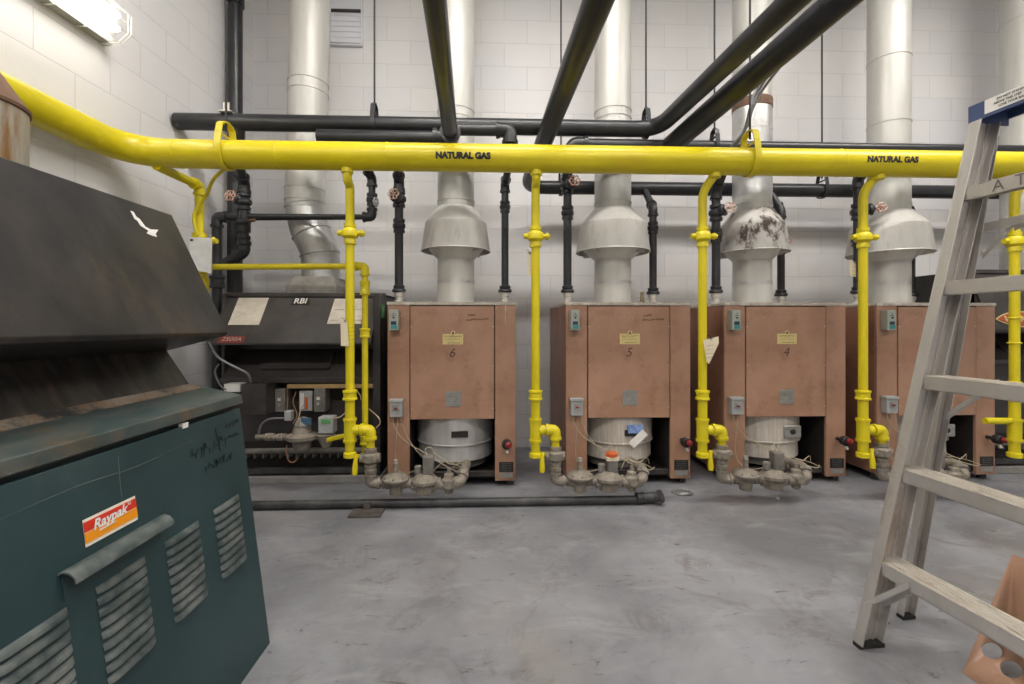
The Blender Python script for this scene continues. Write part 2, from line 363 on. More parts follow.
def curve_pts(pts, seg=6):               # Catmull-Rom through points
    pts = [Vector(p) for p in pts]; P_ = [pts[0]*2-pts[1]]+pts+[pts[-1]*2-pts[-2]]; out = []
    for i in range(1, len(P_)-2):
        a, b, c, d = P_[i-1:i+3]
        for k in range(seg):
            t = k/seg; out.append(0.5*((2*b)+(c-a)*t+(2*a-5*b+4*c-d)*t*t+(3*b-a-3*c+d)*t**3))
    out.append(pts[-1]); return out

# ------------------------------------------------------------------ room
WX = -2.07; WS = -20/457.0           # left wall leaves the square slightly
def wall_x(y): return WX + (y-4.0)*(20/457.0)
mb = MB(); mb.box((-3.2, -3.6, -0.12), (6.4, 4.2, 0)); structure(mb.build('floor', M['floor']))
mb = MB(); mb.box((-3.2, -3.6, 4.3), (6.4, 4.2, 4.42)); structure(mb.build('ceiling', M['ceil']))
mb = MB(); mb.box((-2.07, 4.0, 0), (6.2, 4.2, 4.3)); structure(mb.build('wall_back', M['wall_b']))
mb = MB(); mb.prism([(wall_x(4.2), 4.2, 0), (wall_x(-3.5), -3.5, 0), (wall_x(-3.5)-0.2, -3.5, 0), (wall_x(4.2)-0.2, 4.2, 0)], (0, 0, 4.3)); structure(mb.build('wall_left', M['wall_l']))
mb = MB(); mb.box((6.2, -3.5, 0), (6.4, 4.2, 4.3)); structure(mb.build('wall_right', M['wall_l']))
mb = MB(); mb.box((-2.6, -3.6, 0), (6.2, -3.5, 4.3)); structure(mb.build('wall_front', M['wall_b']))

# wall vent
a = P(330, 46, 3.99); b = P(362, -12, 3.99)
t = thing('wall_vent', 'white slatted metal vent high on the back wall beside the leftmost flue', 'vent', (a.x, 3.99, a.z))
mb = MB()
for (x0, z0, x1, z1) in ((a.x, a.z, b.x, a.z+.012), (a.x, b.z-.012, b.x, b.z), (a.x-.006, a.z, a.x+.006, b.z), (b.x-.006, a.z, b.x+.006, b.z)): mb.box((x0, 3.968, z0), (x1, 3.998, z1))
mb.build('frame', M['vent'], t, .003)
mb = MB(); mid = P(340, 12, 3.99).z; k = a.z+.03
while k < mid-.03:
    mb.prism([(a.x+.005, 3.984, k), (a.x+.005, 3.982, k+.004), (a.x+.005, 3.990, k+.046), (a.x+.005, 3.996, k+.046), (a.x+.005, 3.996, k)], (b.x-a.x-.01, 0, 0)); k += .046
mb.build('slats', M['vent'], t)
mb = MB(); mb.box((a.x+.01, 3.98, mid+.012), (b.x-.01, 3.995, b.z-.01)); mb.build('blank_panel', M['vent'], t)
mb = MB(); mb.box((a.x+.005, 3.957, mid-.004), (b.x-.005, 3.995, mid+.006)); mb.build('divider', M['dark'], t)

# ------------------------------------------------------------------ wall light
pe = P(104, 42, 2.6)
ye = 2.55
for k in range(30):                       # find the depth where the ray meets the wall
    r = ray(104, 42); ye = r.y*(wall_x(ye)+0.01)/r.x
ze = EYE + ray(104, 42).z*ye/ray(104, 42).y
def wl(s, d, z):                          # along wall (from far end toward camera), out from wall, height
    y = ye - s; return Vector((wall_x(y)+d, y, ze+z))
t = thing('wall_light', 'lit twin fluorescent tube fitting with wire guard on the left wall', 'light', wl(0.6, 0.0, 0))
mb = MB()
mb.hexa([wl(0,0,0), wl(0,.05,0), wl(1.25,.05,0), wl(1.25,0,0), wl(0,0,.17), wl(0,.05,.17), wl(1.25,.05,.17), wl(1.25,0,.17)])
mb.hexa([wl(0,.05,.035), wl(0,.075,.05), wl(1.25,.075,.05), wl(1.25,.05,.035), wl(0,.05,.135), wl(0,.075,.12), wl(1.25,.075,.12), wl(1.25,.05,.135)])
mb.build('housing', M['fixture'], t)
mb = MB(); mb.hexa([wl(0,0,-.012), wl(0,.055,-.012), wl(1.25,.055,-.012), wl(1.25,0,-.012), wl(0,0,0), wl(0,.055,0), wl(1.25,.055,0), wl(1.25,0,0)]); mb.build('lower_edge', M['grey'], t)
for zz in (.055, .125):
    mb = MB(); mb.cyl(wl(.03, .105, zz), wl(1.22, .105, zz), .018, 12); mb.build('tube', M['tube2'], t)
mb = MB()
for s_ in [0.0, .02, .16, .32, .48, .64, .8, .96, 1.12, 1.25]:
    mb.sweep([wl(s_, .0, -.02), wl(s_, .10, -.015), wl(s_, .155, .04), wl(s_, .155, .14), wl(s_, .10, .19), wl(s_, 0, .19)], .0028, 6)
for (d, z) in ((.10, -.015), (.155, .04), (.155, .14), (.10, .19), (.155, .09)):
    mb.sweep([wl(-.02, d, z), wl(1.27, d, z)], .0028, 6)
mb.build('wire_guard', M['fixture'], t)

# added ceiling strip lights, unseen above the frame, put in to light the room
def strip(x, y, L, label, pw, axis=0):
    t = thing('added_ceiling_light', label, 'light', (x, y, 4.3), 'added unseen ceiling strip lights')
    d = Vector((L/2, 0, 0)) if axis == 0 else Vector((0, L/2, 0)); w = Vector((0, .08, 0)) if axis == 0 else Vector((.08, 0, 0))
    c = Vector((x, y, 4.12))
    mb = MB(); mb.obox(c-d-w+Vector((0,0,.04)), d*2, w*2, (0,0,.06)); mb.build('housing', M['fixture'], t)
    mb = MB()
    for s_ in (-.8, .8): mb.cyl(c+d*s_+Vector((0,0,.1)), c+d*s_+Vector((0,0,.19)), .008, 8)
    mb.build('stem', M['fixture'], t)
    for k in (-.5, .5):
        mb = MB(); mb.cyl(c-d*.97+w*k+Vector((0,0,.02)), c+d*.97+w*k+Vector((0,0,.02)), .018, 10); mb.build('tube', M['tube'], t)
    ld = bpy.data.lights.new('added_strip_glow', 'AREA'); ld.shape = 'RECTANGLE'; ld.size = L if axis == 0 else .3; ld.size_y = .3 if axis == 0 else L  # area lamp added below each unseen fixture
    ld.energy = pw; ld.color = (1, .955, .90)
    lo = bpy.data.objects.new('added_lamp', ld); C.objects.link(lo); lo.parent = t; lo.location = (0, 0, -.22)
strip(0.2, 1.9, 2.4, 'added unseen long white twin tube strip light above the middle of the boiler row', 52)
strip(3.4, 1.9, 2.4, 'added unseen long white twin tube strip light above the right end of the boiler row', 52)
strip(-.9, -.9, 2.4, 'added unseen long white twin tube strip light behind the viewer over the left aisle', 66)
strip(2.2, -.9, 2.4, 'added unseen long white twin tube strip light behind the viewer over the right aisle', 66)

# ------------------------------------------------------------------ copper brown boilers
def boiler(cx, yf, num, label, drumx=0.0, steel='steel', seed=1, window=True, depth=.85, note=True, R=.258):
    t = thing('boiler', label, 'boiler', (cx, yf, 0), 'brown boilers in a row')
    X = lambda x: cx+x; Yf = yf; H = 1.20; hw = .42
    def bx(mb, x0, x1, y0, y1, z0, z1): mb.box((X(x0), Yf+y0, z0), (X(x1), Yf+y1, z1))
    mb = MB(); bx(mb, -hw, -.277, 0, .022, .045, H); bx(mb, .283, hw, 0, .022, .04, H)
    mb.build('front_post', M['copper'], t, .004)
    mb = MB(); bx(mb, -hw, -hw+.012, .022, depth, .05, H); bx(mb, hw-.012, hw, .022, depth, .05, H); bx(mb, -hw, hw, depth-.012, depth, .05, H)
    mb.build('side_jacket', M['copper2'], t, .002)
    mb = MB(); bx(mb, -.272, .278, -.004, .018, .45, H-.006); mb.build('front_panel', M['copper'], t, .004)
    mb = MB(); bx(mb, -hw-.004, hw+.004, -.006, depth+.005, H, H+.022); mb.build('top_flange', M['cap'], t, .004)
    mb = MB(); bx(mb, -.40, .40, .45, .46, .06, 1.15); bx(mb, -.40, .40, .03, .45, .455, .465); bx(mb, -.29, -.285, .02, .45, .06, .455); bx(mb, .288, .293, .02, .45, .06, .455); bx(mb, -.40, .40, .03, .46, .052, .06)
    mb.build('burner_chamber', M['innerblk'], t)
    mb = MB(); bx(mb, -.277, .283, .03, .055, .05, .092); bx(mb, -.277, .283, .025, .06, .088, .094)
    mb.build('sill', M['dark'], t, .002)
    # combustion drum
    dx = drumx
    mb = MB(); o = Vector((X(dx), Yf+.02+R, 0))
    mb.lathe(o, (0,0,1), [(.24, .155), (R-.008, .158), (R-.012, .262), (R+.004, .264), (R+.004, .271), (R, .273), (R, .45), (.2, .452)], 56)
    d = mb.build('combustion_drum', M[steel], t)
    mb = MB()
    mb.torus(o+Vector((0,0,.13)), (0,0,1), .20, .018, 40, 8); mb.lathe(o, (0,0,1), [(.21, .095), (.22, .10), (.215, .16), (.2, .165)], 40)
    mb.build('burner_ring', M['cast2'], t)
    if window:
        mb = MB(); bx(mb, dx-.005, dx+.105, .012, .03, .325, .365); mb.build('drum_window', M['innerblk'], d)
    else:
        mb = MB(); bx(mb, dx+.03, dx+.15, .012, .03, .30, .385); w = mb.build('drum_window_cover', M['plate'], d, .006)
        mb = MB(); mb.lathe((X(dx+.09), Yf+.014, .345), (0,-1,0), [(.018, 0), (.018, .008), (.012, .012)], 12); mb.build('sight_port', M['ink'], d)
    for sx in (-1, 1):
        for sy in (.06, depth-.06):
            mb = MB(); mb.box((X(sx*.385)-.018, Yf+sy-.018, 0), (X(sx*.385)+.018, Yf+sy+.018, .05)); mb.lathe((X(sx*.385), Yf+sy, 0), (0,0,1), [(.026, 0), (.026, .012), (.012, .016)], 10)
            mb.build('leg', M['blackd'], t)
    # fittings
    y = -.001
    mb = MB(); bx(mb, -.398, -.338, -.060, y, 1.035, 1.170); s = mb.build('control_switch', M['beige'], t, .006)
    s['label'] = 'pale grey switch box with teal label'
    mb = MB(); bx(mb, -.384, -.346, -.063, -.059, 1.045, 1.068); mb.build('teal_label', M['teal'], s)
    mb = MB(); bx(mb, -.384, -.350, -.063, -.059, 1.071, 1.094); mb.build('switch_window', M['navy'], s, .001)
    mb = MB(); mb.lathe((X(-.367), Yf-.060, 1.118), (0,-1,0), [(.006, 0), (.006, .006)], 12); mb.lathe((X(-.367), Yf-.060, 1.145), (0,-1,0), [(.003, 0), (.003, .003)], 10)
    for a_ in range(7):
        an = PI*(.2+.6*a_/6); mb.cyl((X(-.367+.013*math.cos(an)), Yf-.0605, 1.122+.013*math.sin(an)), (X(-.367+.013*math.cos(an)), Yf-.0615, 1.122+.013*math.sin(an)), .0022, 6)
    mb.build('switch_dial', M['ink'], s)
    mb = MB(); bx(mb, -.395, -.315, -.05, y, .475, .575); bx(mb, -.40, -.31, -.056, y, .57, .59); j = mb.build('junction_box', M['grey'], t, .004)
    mb = MB(); bx(mb, -.375, -.335, -.056, -.05, .52, .555); mb.build('switch_plate', M['plate'], j); mb = MB(); bx(mb, -.365, -.345, -.062, -.056, .528, .538); mb.build('toggle', M['red'], j)
    mb = MB(); bx(mb, -.06, .075, -.007, -.004, .942, 1.012); mb.lathe((X(.008), Yf-.004, 1.019), (0,-1,0), [(.014, 0), (.014, .003)], 12)
    l = mb.build('yellow_label', M['ylabel'], t); l['label'] = 'small pale yellow label under a black emblem'
    mb = MB(); scribble(mb, (X(-.05), Yf-.008, .996), (1,0,0), (0,0,1), .115, .010, 9, .0011, seed)
    for z_ in (.982, .972): scribble(mb, (X(-.045), Yf-.008, z_), (1,0,0), (0,0,1), .10, .004, 10, .0005, seed+3)
    scribble(mb, (X(-.03), Yf-.008, .953), (1,0,0), (0,0,1), .085, .008, 7, .0011, seed+1)
    mb.lathe((X(.008), Yf-.0072, 1.019), (0,-1,0), [(.007, 0), (.007, .0012)], 8); mb.build('label_print', M['ink'], l)
    mb = MB(); bx(mb, -.04, .058, -.007, -.004, .535, .635); l = mb.build('rating_plate', M['plate'], t)
    mb = MB()
    for q in range(5): scribble(mb, (X(-.03), Yf-.008, .55+q*.017), (1,0,0), (0,0,1), .075, .005, 8, .0007, seed+20+q)
    mb.build('plate_print', M['cast2'], l)
    mb = MB(); bx(mb, .31, .405, -.003, y, .10, .165); l = mb.build('data_label', M['ink'], t)
    mb = MB(); bx(mb, .315, .40, -.003, y, .062, .095); l = mb.build('data_label', M['plate'], t)
    mb = MB()
    for q in range(4): scribble(mb, (X(.32), Yf-.004, .112+q*.014), (1,0,0), (0,0,1), .07, .004, 8, .0006, seed+30+q)
    mb.build('label_print', M['grey'], l)
    # gauge
    mb = MB(); mb.lathe((X(.36), Yf, .30), (0,-1,0), [(.012, 0), (.012, .05), (.030, .052), (.032, .085), (.025, .095)], 20); g = mb.build('relief_gauge', M['ink'], t)
    mb = MB(); mb.lathe((X(.362), Yf-.09, .303), (.45,-1,0), [(.014, 0), (.020, .008), (.020, .024), (.010, .032)], 16); mb.build('gauge_cap', M['red'], g)
    mb = MB(); mb.cyl((X(.362), Yf-.07, .275), (X(.364), Yf-.085, .245), .010, 10); mb.build('gauge_stem', M['nipple'], g)
    # screws
    mb = MB()
    for sx in (-.265, .271):
        for z_ in (.52, .80, 1.06): mb.lathe((X(sx), Yf-.004, z_), (0,-1,0), [(.005, 0), (.004, .003)], 8)
    for (xx, zz) in ((-.15, 1.12), (-.09, 1.135), (-.055, 1.115), (-.02, 1.13), (.03, 1.115), (-.33, 1.13), (-.33, .93), (.35, .075)): mb.lathe((X(xx), Yf-.004, zz), (0,-1,0), [(.0035, 0), (.003, .0015)], 6)
    mb.build('screws', M['nipple'], t)
    # wiring
    mb = MB(); xr = X(0)
    mb.sweep(curve_pts([(X(-.375), Yf-.03, .475), (X(-.37), Yf-.04, .42), (X(-.30), Yf-.06, .33), (X(-.15), Yf-.10, .25), (X(-.02), Yf-.16, .19), (X(.07), Yf-.2, .165), (X(.12), Yf-.16, .17)]), .0028, 8)
    mb.sweep(curve_pts([(X(-.345), Yf-.03, .475), (X(-.355), Yf-.03, .36), (X(-.36), Yf-.03, .22), (X(-.34), Yf-.06, .15), (X(-.29), Yf-.12, .135), (X(-.20), Yf-.16, .17)]), .0027, 8)
    mb.sweep(curve_pts([(X(-.33), Yf-.03, .475), (X(-.29), Yf-.04, .36), (X(-.22), Yf-.08, .27), (X(-.17), Yf-.14, .25)]), .0022, 8)
    mb.sweep(curve_pts([(X(-.10), Yf-.18, .165), (X(-.04), Yf-.1, .2), (X(.05), Yf-.15, .19), (X(.10), Yf-.2, .17)]), .0022, 8)
    mb.build('cable', M['wire'], t)
    if num:
        text_mesh(num, .085, M['inkbrown'], 'marker_number', t, lambda a, b: (X(.0+a), Yf-.0052, .885+b), shear=.25)
    if note:
        mb = MB(); scribble(mb, (X(.10), Yf-.005, 1.135), (1,0,0), (0,0,1), .055, .018, 5, .0019, seed+5); scribble(mb, (X(.09), Yf-.005, 1.105), (1,0,.03), (0,0,1), .15, .016, 10, .0019, seed+6)
        mb.build('marker_writing', M['inkbrown'], t)
    return t

YB = 3.02
B6 = (-.281, YB); B5 = (.893, YB); B4 = (1.966, YB); B3 = (3.026, YB)
t6 = boiler(*B6, '6', 'brown boiler marked 6, beside the charcoal heater, with a bright steel drum', 0.0, 'steel', 1, R=.272)
t5 = boiler(*B5, '5', 'brown boiler marked 5 with blue sticker on its rust streaked drum', -.015, 'steelr', 2, R=.256)
t4 = boiler(*B4, '4', 'brown boiler marked 4, gap right of its drum, below the scorched black stained hood', -.03, 'steelr', 3, R=.27, window=False, note=False)
t3 = boiler(*B3, '', 'brown boiler partly hidden behind the aluminium stepladder', 0.0, 'steelr', 4, window=False, note=False)
mb = MB(); mb.sweep([(B6[0]+.353, YB-.003, 1.2), (B6[0]+.354, YB-.003, 1.15), (B6[0]+.353, YB-.003, 1.08)], [.005, .0045, .002], 6); mb.build('mineral_streak', M['cap'], t6)
mb = MB(); mb.lathe((PX(642, 3.25), 3.25, 1.22), (0,0,1), [(.022, 0), (.024, .02), (.015, .025), (.018, .05), (.012, .055), (.014, .085), (.006, .09)], 10); mb.build('relief_fitting', M['brassd'], t5)
# stickers on boiler 5 drum
mb = MB(); mb.box((B5[0]+.0, YB+.002, .345), (B5[0]+.10, YB+.02, .40)); s = mb.build('blue_sticker', M['blue'], t5)
mb = MB(); mb.box((B5[0]+.0, YB-.004, .285), (B5[0]+.13, YB+.0, .335), rot=Matrix.Rotation(-.75, 3, 'Y')); mb.build('torn_label', M['white'], t5)

# ------------------------------------------------------------------ flues
def flue(u, Y, label, r=.1365, top=4.3, seams=(), hoodm='hood', ztop=1.97, low=True, name='flue_pipe', ulow=None, hr=.265):
    x = PX(u, Y)
    t = thing(name, label, 'flue', (x, Y, 1.22), 'boiler flues rising to the ceiling')
    o = Vector((x, Y, 0))
    mb = MB(); mb.lathe(o, (0,0,1), [(r, ztop-.03), (r, top)], 48)
    p = mb.build('upper_pipe', M['flue'], t)
    mb = MBS()
    for z in [ztop+.02]+list(seams):
        mb.next()
        mb.band(o+Vector((0,0,z)), (0,0,1), r-.002, .012, .006, 48)
    mb.build('seam_ring', M['flue'], p)
    mb = MB(); mb.lathe(o, (0,0,1), [(r-.004, ztop-.05), (r+.012, ztop-.045), (r+.012, ztop-.03), (hr-.028, 1.825), (hr, 1.625), (hr+.004, 1.618), (hr-.004, 1.616), (hr-.032, 1.81), (r, ztop-.06)], 48, False)
    h = mb.build('draft_hood', M[hoodm], t, sharp=.3)
    mb = MB(); mb.lathe(o, (0,0,1), [(r, 1.222), (r, 1.56), (hr-.03, 1.66), (hr-.036, 1.66), (r-.004, 1.56)], 48, False); mb.build('lower_pipe', M['flue'], t)
    mb = MB(); mb.lathe(o, (0,0,1), [(r+.002, 1.223), (r+.02, 1.224), (r+.02, 1.232), (r+.002, 1.236)], 40, False)
    mb.band(o+Vector((0,0,1.39)), (0,0,1), r-.001, .02, .003, 40); mb.build('base_collar', M['galv'], t)
    for k in range(4):
        an = PI/4+k*PI/2; d = Vector((math.cos(an), math.sin(an), 0))
        mb = MB(); mb.obox(o+d*(r-.002)+Vector((0,0,1.60)), d*(hr-r-.01), Vector((-d.y, d.x, 0))*.003, (0,0,.05)); mb.build('hood_strut', M['hood'], h)
    return t
f6 = flue(456, 3.44, 'silver flue pipe with draft hood rising from boiler marked 6', seams=(2.60, 2.66), hr=.256)
f5 = flue(612.7, 3.44, 'silver flue pipe with clean draft hood above boiler marked 5', seams=(2.62, 2.68), hr=.275)
f4 = flue(752, 3.44, 'silver flue pipe with scorched draft hood above boiler marked 4', seams=(2.55, 3.28), hoodm='hoodb', hr=.255)
f3 = flue(888.5, 3.44, 'silver flue pipe with draft hood left of the stepladder', seams=(2.62, 3.12), hr=.275)
# rusty clamp on flue 4
x = PX(752, 3.44); mb = MB(); mb.band((x, 3.44, P(754, 107, 3.44).z), (0,0,1), .1375, .065, .004, 48); mb.build('clamp_band', M['rust'], f4)
mb = MB(); mb.lathe((x, 3.44, 0), (0,0,1), [(.139, P(754, 200, 3.44).z+.02), (.139, P(754, 112, 3.44).z-.0)], 48, False); mb.build('bright_sleeve', M['galv'], f4)

# flue of charcoal heater (offset with an adjustable elbow)
Y7 = 3.5; x7 = PX(307, Y7); z1 = P(307, 207, Y7).z
t = thing('flue_pipe', 'silver flue pipe with ribbed offset elbow above the charcoal heater', 'flue', (PX(321, Y7), Y7, 1.3), 'boiler flues rising to the ceiling')
r = .148
r = .141; pt_ = P(311, 0, Y7); pb_ = P(305, 205, Y7); pd_ = (pt_-pb_)/(pt_.z-pb_.z); ax7 = lambda z: pb_+pd_*(z-pb_.z)
mb = MB(); mb.cyl(ax7(z1-.02), ax7(4.3), r, 48); p = mb.build('upper_pipe', M['flue'], t)
mb = MBS()
for v in (190, 202, 94, 84): mb.next(); mb.band(ax7(P(307, v, Y7).z), pd_, r-.002, .010, .006, 48)
mb.build('seam_ring', M['flue'], p)
pts = [P(305, 206, Y7), P(309, 228, Y7), P(319, 250, Y7), P(321, 268, Y7), P(321, 289, Y7)]
pts = curve_pts(pts, 4)
mb = MB(); mb.sweep(pts, [r-.004]*len(pts), 40); e = mb.build('adjustable_elbow', M['galv'], t)
mb = MB()
for i in (0, 5, 9, 12):
    d = (pts[min(i+1, len(pts)-1)]-pts[max(i-1, 0)]).normalized(); mb.torus(pts[i], d, r-.002, .006, 40, 8)
mb.build('elbow_bead', M['galv'], e)
xh = PX(320.5, Y7); zb = 1.295
mb = MB(); hw, hd = .178, .178
mb.hexa([(xh-hw, Y7-hd, zb), (xh+hw, Y7-hd, zb), (xh+hw, Y7+hd, zb), (xh-hw, Y7+hd, zb), (xh-hw, Y7-hd, zb+.055), (xh+hw, Y7-hd, zb+.055), (xh+hw, Y7+hd, zb+.055), (xh-hw, Y7+hd, zb+.055)])
mb.hexa([(xh-hw, Y7-hd, zb+.055), (xh+hw, Y7-hd, zb+.055), (xh+hw, Y7+hd, zb+.055), (xh-hw, Y7+hd, zb+.055), (xh-.135, Y7-.135, zb+.13), (xh+.135, Y7-.135, zb+.13), (xh+.135, Y7+.135, zb+.13), (xh-.135, Y7+.135, zb+.13)])
mb.build('collar_box', M['cast2'], t, .004)

# far right flue
xr = PX(1030, 3.5)
t = thing('flue_pipe', 'silver flue pipe at the far right behind the stepladder top', 'flue', (xr, 3.5, 1.5), 'boiler flues rising to the ceiling')
mb = MB(); mb.lathe((xr, 3.5, 0), (0,0,1), [(.17, 1.484), (.17, 4.3)], 48); p = mb.build('pipe', M['flue'], t)
mb = MBS()
for v in (118, 20): mb.next(); mb.band((xr, 3.5, P(1005, v, 3.5).z), (0,0,1), .168, .012, .006, 48)
mb.build('seam_ring', M['flue'], p)

# ------------------------------------------------------------------ charcoal heaters (left: beside boiler 6; right: behind the ladder)
V_ = Vector
def heater(x0, x1, yf, zt, zl, zbr, label, right=False):
    t = thing('heater', label, 'heater', ((x0+x1)/2, yf, 0)); yb = 3.95
    mb = MB(); mb.box((x0, yf+.12, .05), (x0+.02, yb, zt)); mb.box((x1-.02, yf+.12, .05), (x1, yb, zt)); mb.box((x0, yb-.02, .05), (x1, yb, zt)); mb.box((x0, yf+.18, zt-.02), (x1, yb, zt))
    mb.box((x1-.05, yf+.05, .05), (x1, yf+.12, zt)); mb.box((x0, yf+.18, .10), (x1, yf+.2, zbr))
    mb.build('cabinet', M['dark'], t, .003)
    # hood slope
    yt = yf+.17
    mb = MB(); mb.hexa([(x0, yf, zl), (x1-.05, yf, zl), (x1-.05, yf+.012, zl), (x0, yf+.012, zl), (x0, yt, zt-.02), (x1-.05, yt, zt-.02), (x1-.05, yt+.015, zt-.02), (x0, yt+.015, zt-.02)])
    mb.box((x0, yf, zl-.012), (x1-.05, yf+.02, zl)); mb.box((x0-.004, yt-.01, zt-.02), (x1+.004, yt+.03, zt+.008))
    h = mb.build('hood', M['dark'], t, .002)
    mb = MB(); mb.prism([(x0, yf, zl), (x0, yt, zt-.02), (x0, yf+.2, zt-.02), (x0, yf+.2, zl)], (.012, 0, 0)); mb.build('hood_end', M['dark'], h)
    # recess shelf
    zs = zbr+.012
    mb = MB(); mb.hexa([(x0+.02, yf+.08, zs), (x1-.05, yf+.08, zs), (x1-.05, yf+.3, zs+.2), (x0+.02, yf+.3, zs+.2), (x0+.02, yf+.08, zs+.012), (x1-.05, yf+.08, zs+.012), (x1-.05, yf+.3, zs+.212), (x0+.02, yf+.3, zs+.212)])
    mb.obox(V_((x0+.25, yf+.14, zs+.078)), (x1-x0-.62, 0, 0), (0, .12, .108), (0, -.008, .010))
    mb.box((x0+.02, yf+.3, zs+.15), (x1-.02, yf+.31, zt-.04)); mb.build('recess_shelf', M['dark'], t)
    mb = MB(); mb.box((x0+.02, yf+.06, zs-.004), (x1-.05, yf+.085, zs+.03)); mb.build('shelf_lip', M['dark'], t, .003)
    mb = MB(); mb.box((x0+.0, yf+.05, 0), (x1+.01, yb, .05)); mb.build('base_pad', M['pad'], t, .004)
    # open burner bay
    mb = MB(); mb.box((x0+.02, yf+.17, .06), (x1-.05, yf+.18, .26)); mb.build('burner_bay', M['innerblk'], t)
    mb = MB()
    for q in range(16): xx = x0+.12+q*(x1-x0-.25)/15; mb.box((xx-.006, yf+.10, .16), (xx+.006, yf+.17, .20))
    mb.cyl((x0+.05, yf+.10, .21), (x1-.08, yf+.10, .21), .020, 16); mb.build('burner_manifold', M['cast2'], t)
    mb = MB(); mb.box((x0, yf+.06, .065), (x1, yf+.10, .10)); mb.build('front_rail', M['blackd'], t, .003)
    return t
yf = 3.08
H7x0 = PX(223, yf+.14); H7x1 = -.775
zt = P(300, 294, yf+.17).z; zl = P(300, 343, yf).z; zbr = P(300, 383, yf+.12).z
h7 = heater(H7x0, H7x1, yf, zt, zl, zbr, 'wide charcoal heater with sloping hood in the left corner, left of boiler marked 6')
def hoodpt(u, v, off=.003):         # point on sloping hood face of heater 7
    A = Vector((0, yf, zl)); Bv = Vector((0, yf+.17, zt-.02)); n = Vector((1,0,0)).cross(Bv-A).normalized()
    if n.y > 0: n = -n
    r = ray(u, v); t_ = (A-Vector((0,0,EYE))).dot(n)/r.dot(n); return Vector((0,0,EYE))+r*t_+n*off
def hood_quad(name, m, uv, parent=h7, off=.003):
    pts = [hoodpt(u, v, off) for u, v in uv]; back = [hoodpt(u, v, off-.0025) for u, v in uv]
    mb = MB(); mb.hexa(back+pts); return mb.build(name, m, parent)
l = hood_quad('instruction_label', M['oldlabel'], [(228, 325), (259, 325), (269, 298), (239, 298)]); l['label'] = 'yellowed instruction sheet at upper left'
l = hood_quad('instruction_label', M['oldlabel'], [(327, 324), (361, 324), (366, 299), (335, 299)]); l['label'] = 'yellowed instruction sheet at upper right'
for q, (uu, vv) in enumerate(((335, 310), (353, 310), (330, 320.5), (355, 320.5))):
    mb = MB(); a = hoodpt(uu, vv, .0045); b = hoodpt(uu+9, vv, .0045); mb.cyl(a, b, .0012, 6); mb.build('label_line', M['inkbrown'], l)
rl = hood_quad('model_label', M['darkred'], [(217, 343.0), (243, 343.0), (245.5, 336.2), (221, 336.2)])
a = hoodpt(231.5, 339.6, .006); ex = (hoodpt(241, 339.6, .006)-a).normalized(); ez = (hoodpt(232.5, 337, .006)-hoodpt(231.5, 341, .006)).normalized()
text_mesh('2500A', .042, M['oldlabel'], 'label_text', rl, lambda p, q: a+ex*p*1.15+ez*q, shear=.3)
bl = hood_quad('maker_badge', M['ink'], [(291, 305), (309, 305), (310, 298.3), (293.5, 298.3)])
a2 = hoodpt(300.5, 301.6, .006)
text_mesh('RBI', .058, M['whitep'], 'badge_text', bl, lambda p, q: a2+ex*p*1.1+ez*q, shear=.15, bold=.001)
# controls on heater 7
def bxp(mb, u0, v0, u1, v1, Y, d):
    a = P(u0, v1, Y); b = P(u1, v0, Y); mb.box((a.x, Y, a.z), (b.x, Y+d, b.z))
mb = MB(); bxp(mb, 241, 384, 266, 415, 3.02, .22); cb = mb.build('control_box', M['dark'], h7, .003)
mb = MB(); bxp(mb, 224, 384, 240, 392, 3.05, .1); mb.build('warning_label', M['white'], h7)
mb = MB(); a = P(287, 388.5, 3.14); b = P(374, 384, 3.14); mb.box((a.x, 3.14, a.z), (b.x, 3.155, b.z)); mb.build('tan_strip', M['brass'], h7, .001)
for (u0, v0, u1, v1) in ((275, 389, 285, 412), (314, 388, 325, 412)):
    mb = MB(); bxp(mb, u0, v0, u1, v1, 3.14, .1); q = mb.build('relay_box', M['cast2'], h7, .003)
    mb = MB(); bxp(mb, u0+2.5, v0+9, u0+5.5, v0+12, 3.136, .005); mb.build('relay_label', M['white'], q)
    mb = MB(); c = P(u0+4, v0+16, 3.14); mb.lathe(c, (0,-1,0), [(.010, 0), (.008, .008)], 12); mb.build('relay_knob', M['grey'], q)
mb = MB(); bxp(mb, 299, 391, 312, 411, 3.15, .08); q = mb.build('ignition_module', M['grey'], h7, .003)
mb = MB(); bxp(mb, 300, 393, 303.5, 409, 3.145, .005); mb.build('module_label', M['white'], q)
mb = MB(); bxp(mb, 305, 397, 307.5, 409, 3.143, .006); mb.build('orange_stripe', M['orangecap'], q)
# pipework train of heater 7
tY = 3.0
mb = MB(); a = P(248, 447, tY); b = P(350, 447, tY)
mb.cyl(P(256, 437, tY), P(345, 437, tY), .016, 14); union(mb, P(270, 437, tY), (1,0,0), .018); union(mb, P(282, 437, tY), (1,0,0), .017)
mb.build('gas_pipe', M['cast'], h7)
mb = MB(); c = P(302, 445, tY); mb.lathe(c, (0,0,1), [(.04, -.03), (.055, -.01), (.058, .02), (.098, .045), (.100, .065), (.06, .08), (.05, .12)], 24); v1_ = mb.build('gas_regulator', M['cast'], h7)
mb = MB(); bxp(mb, 301, 418, 311, 425, 2.96, .01); mb.build('blue_plate', M['bluegrey'], v1_)
mb = MB(); c = P(303, 420, tY); mb.lathe(c+Vector((0,0,-.05)), (0,0,1), [(.05, 0), (.055, .02), (.035, .06), (.015, .07)], 8); mb.build('regulator_cap', M['cast2'], v1_)
mb = MB(); bxp(mb, 318, 417, 333, 434, 2.96, .08); v2_ = mb.build('gas_valve', M['grey'], h7, .006)
mb = MB(); bxp(mb, 321, 419.5, 330, 423.5, 2.955, .005); mb.build('green_label', M['greenl'], v2_)
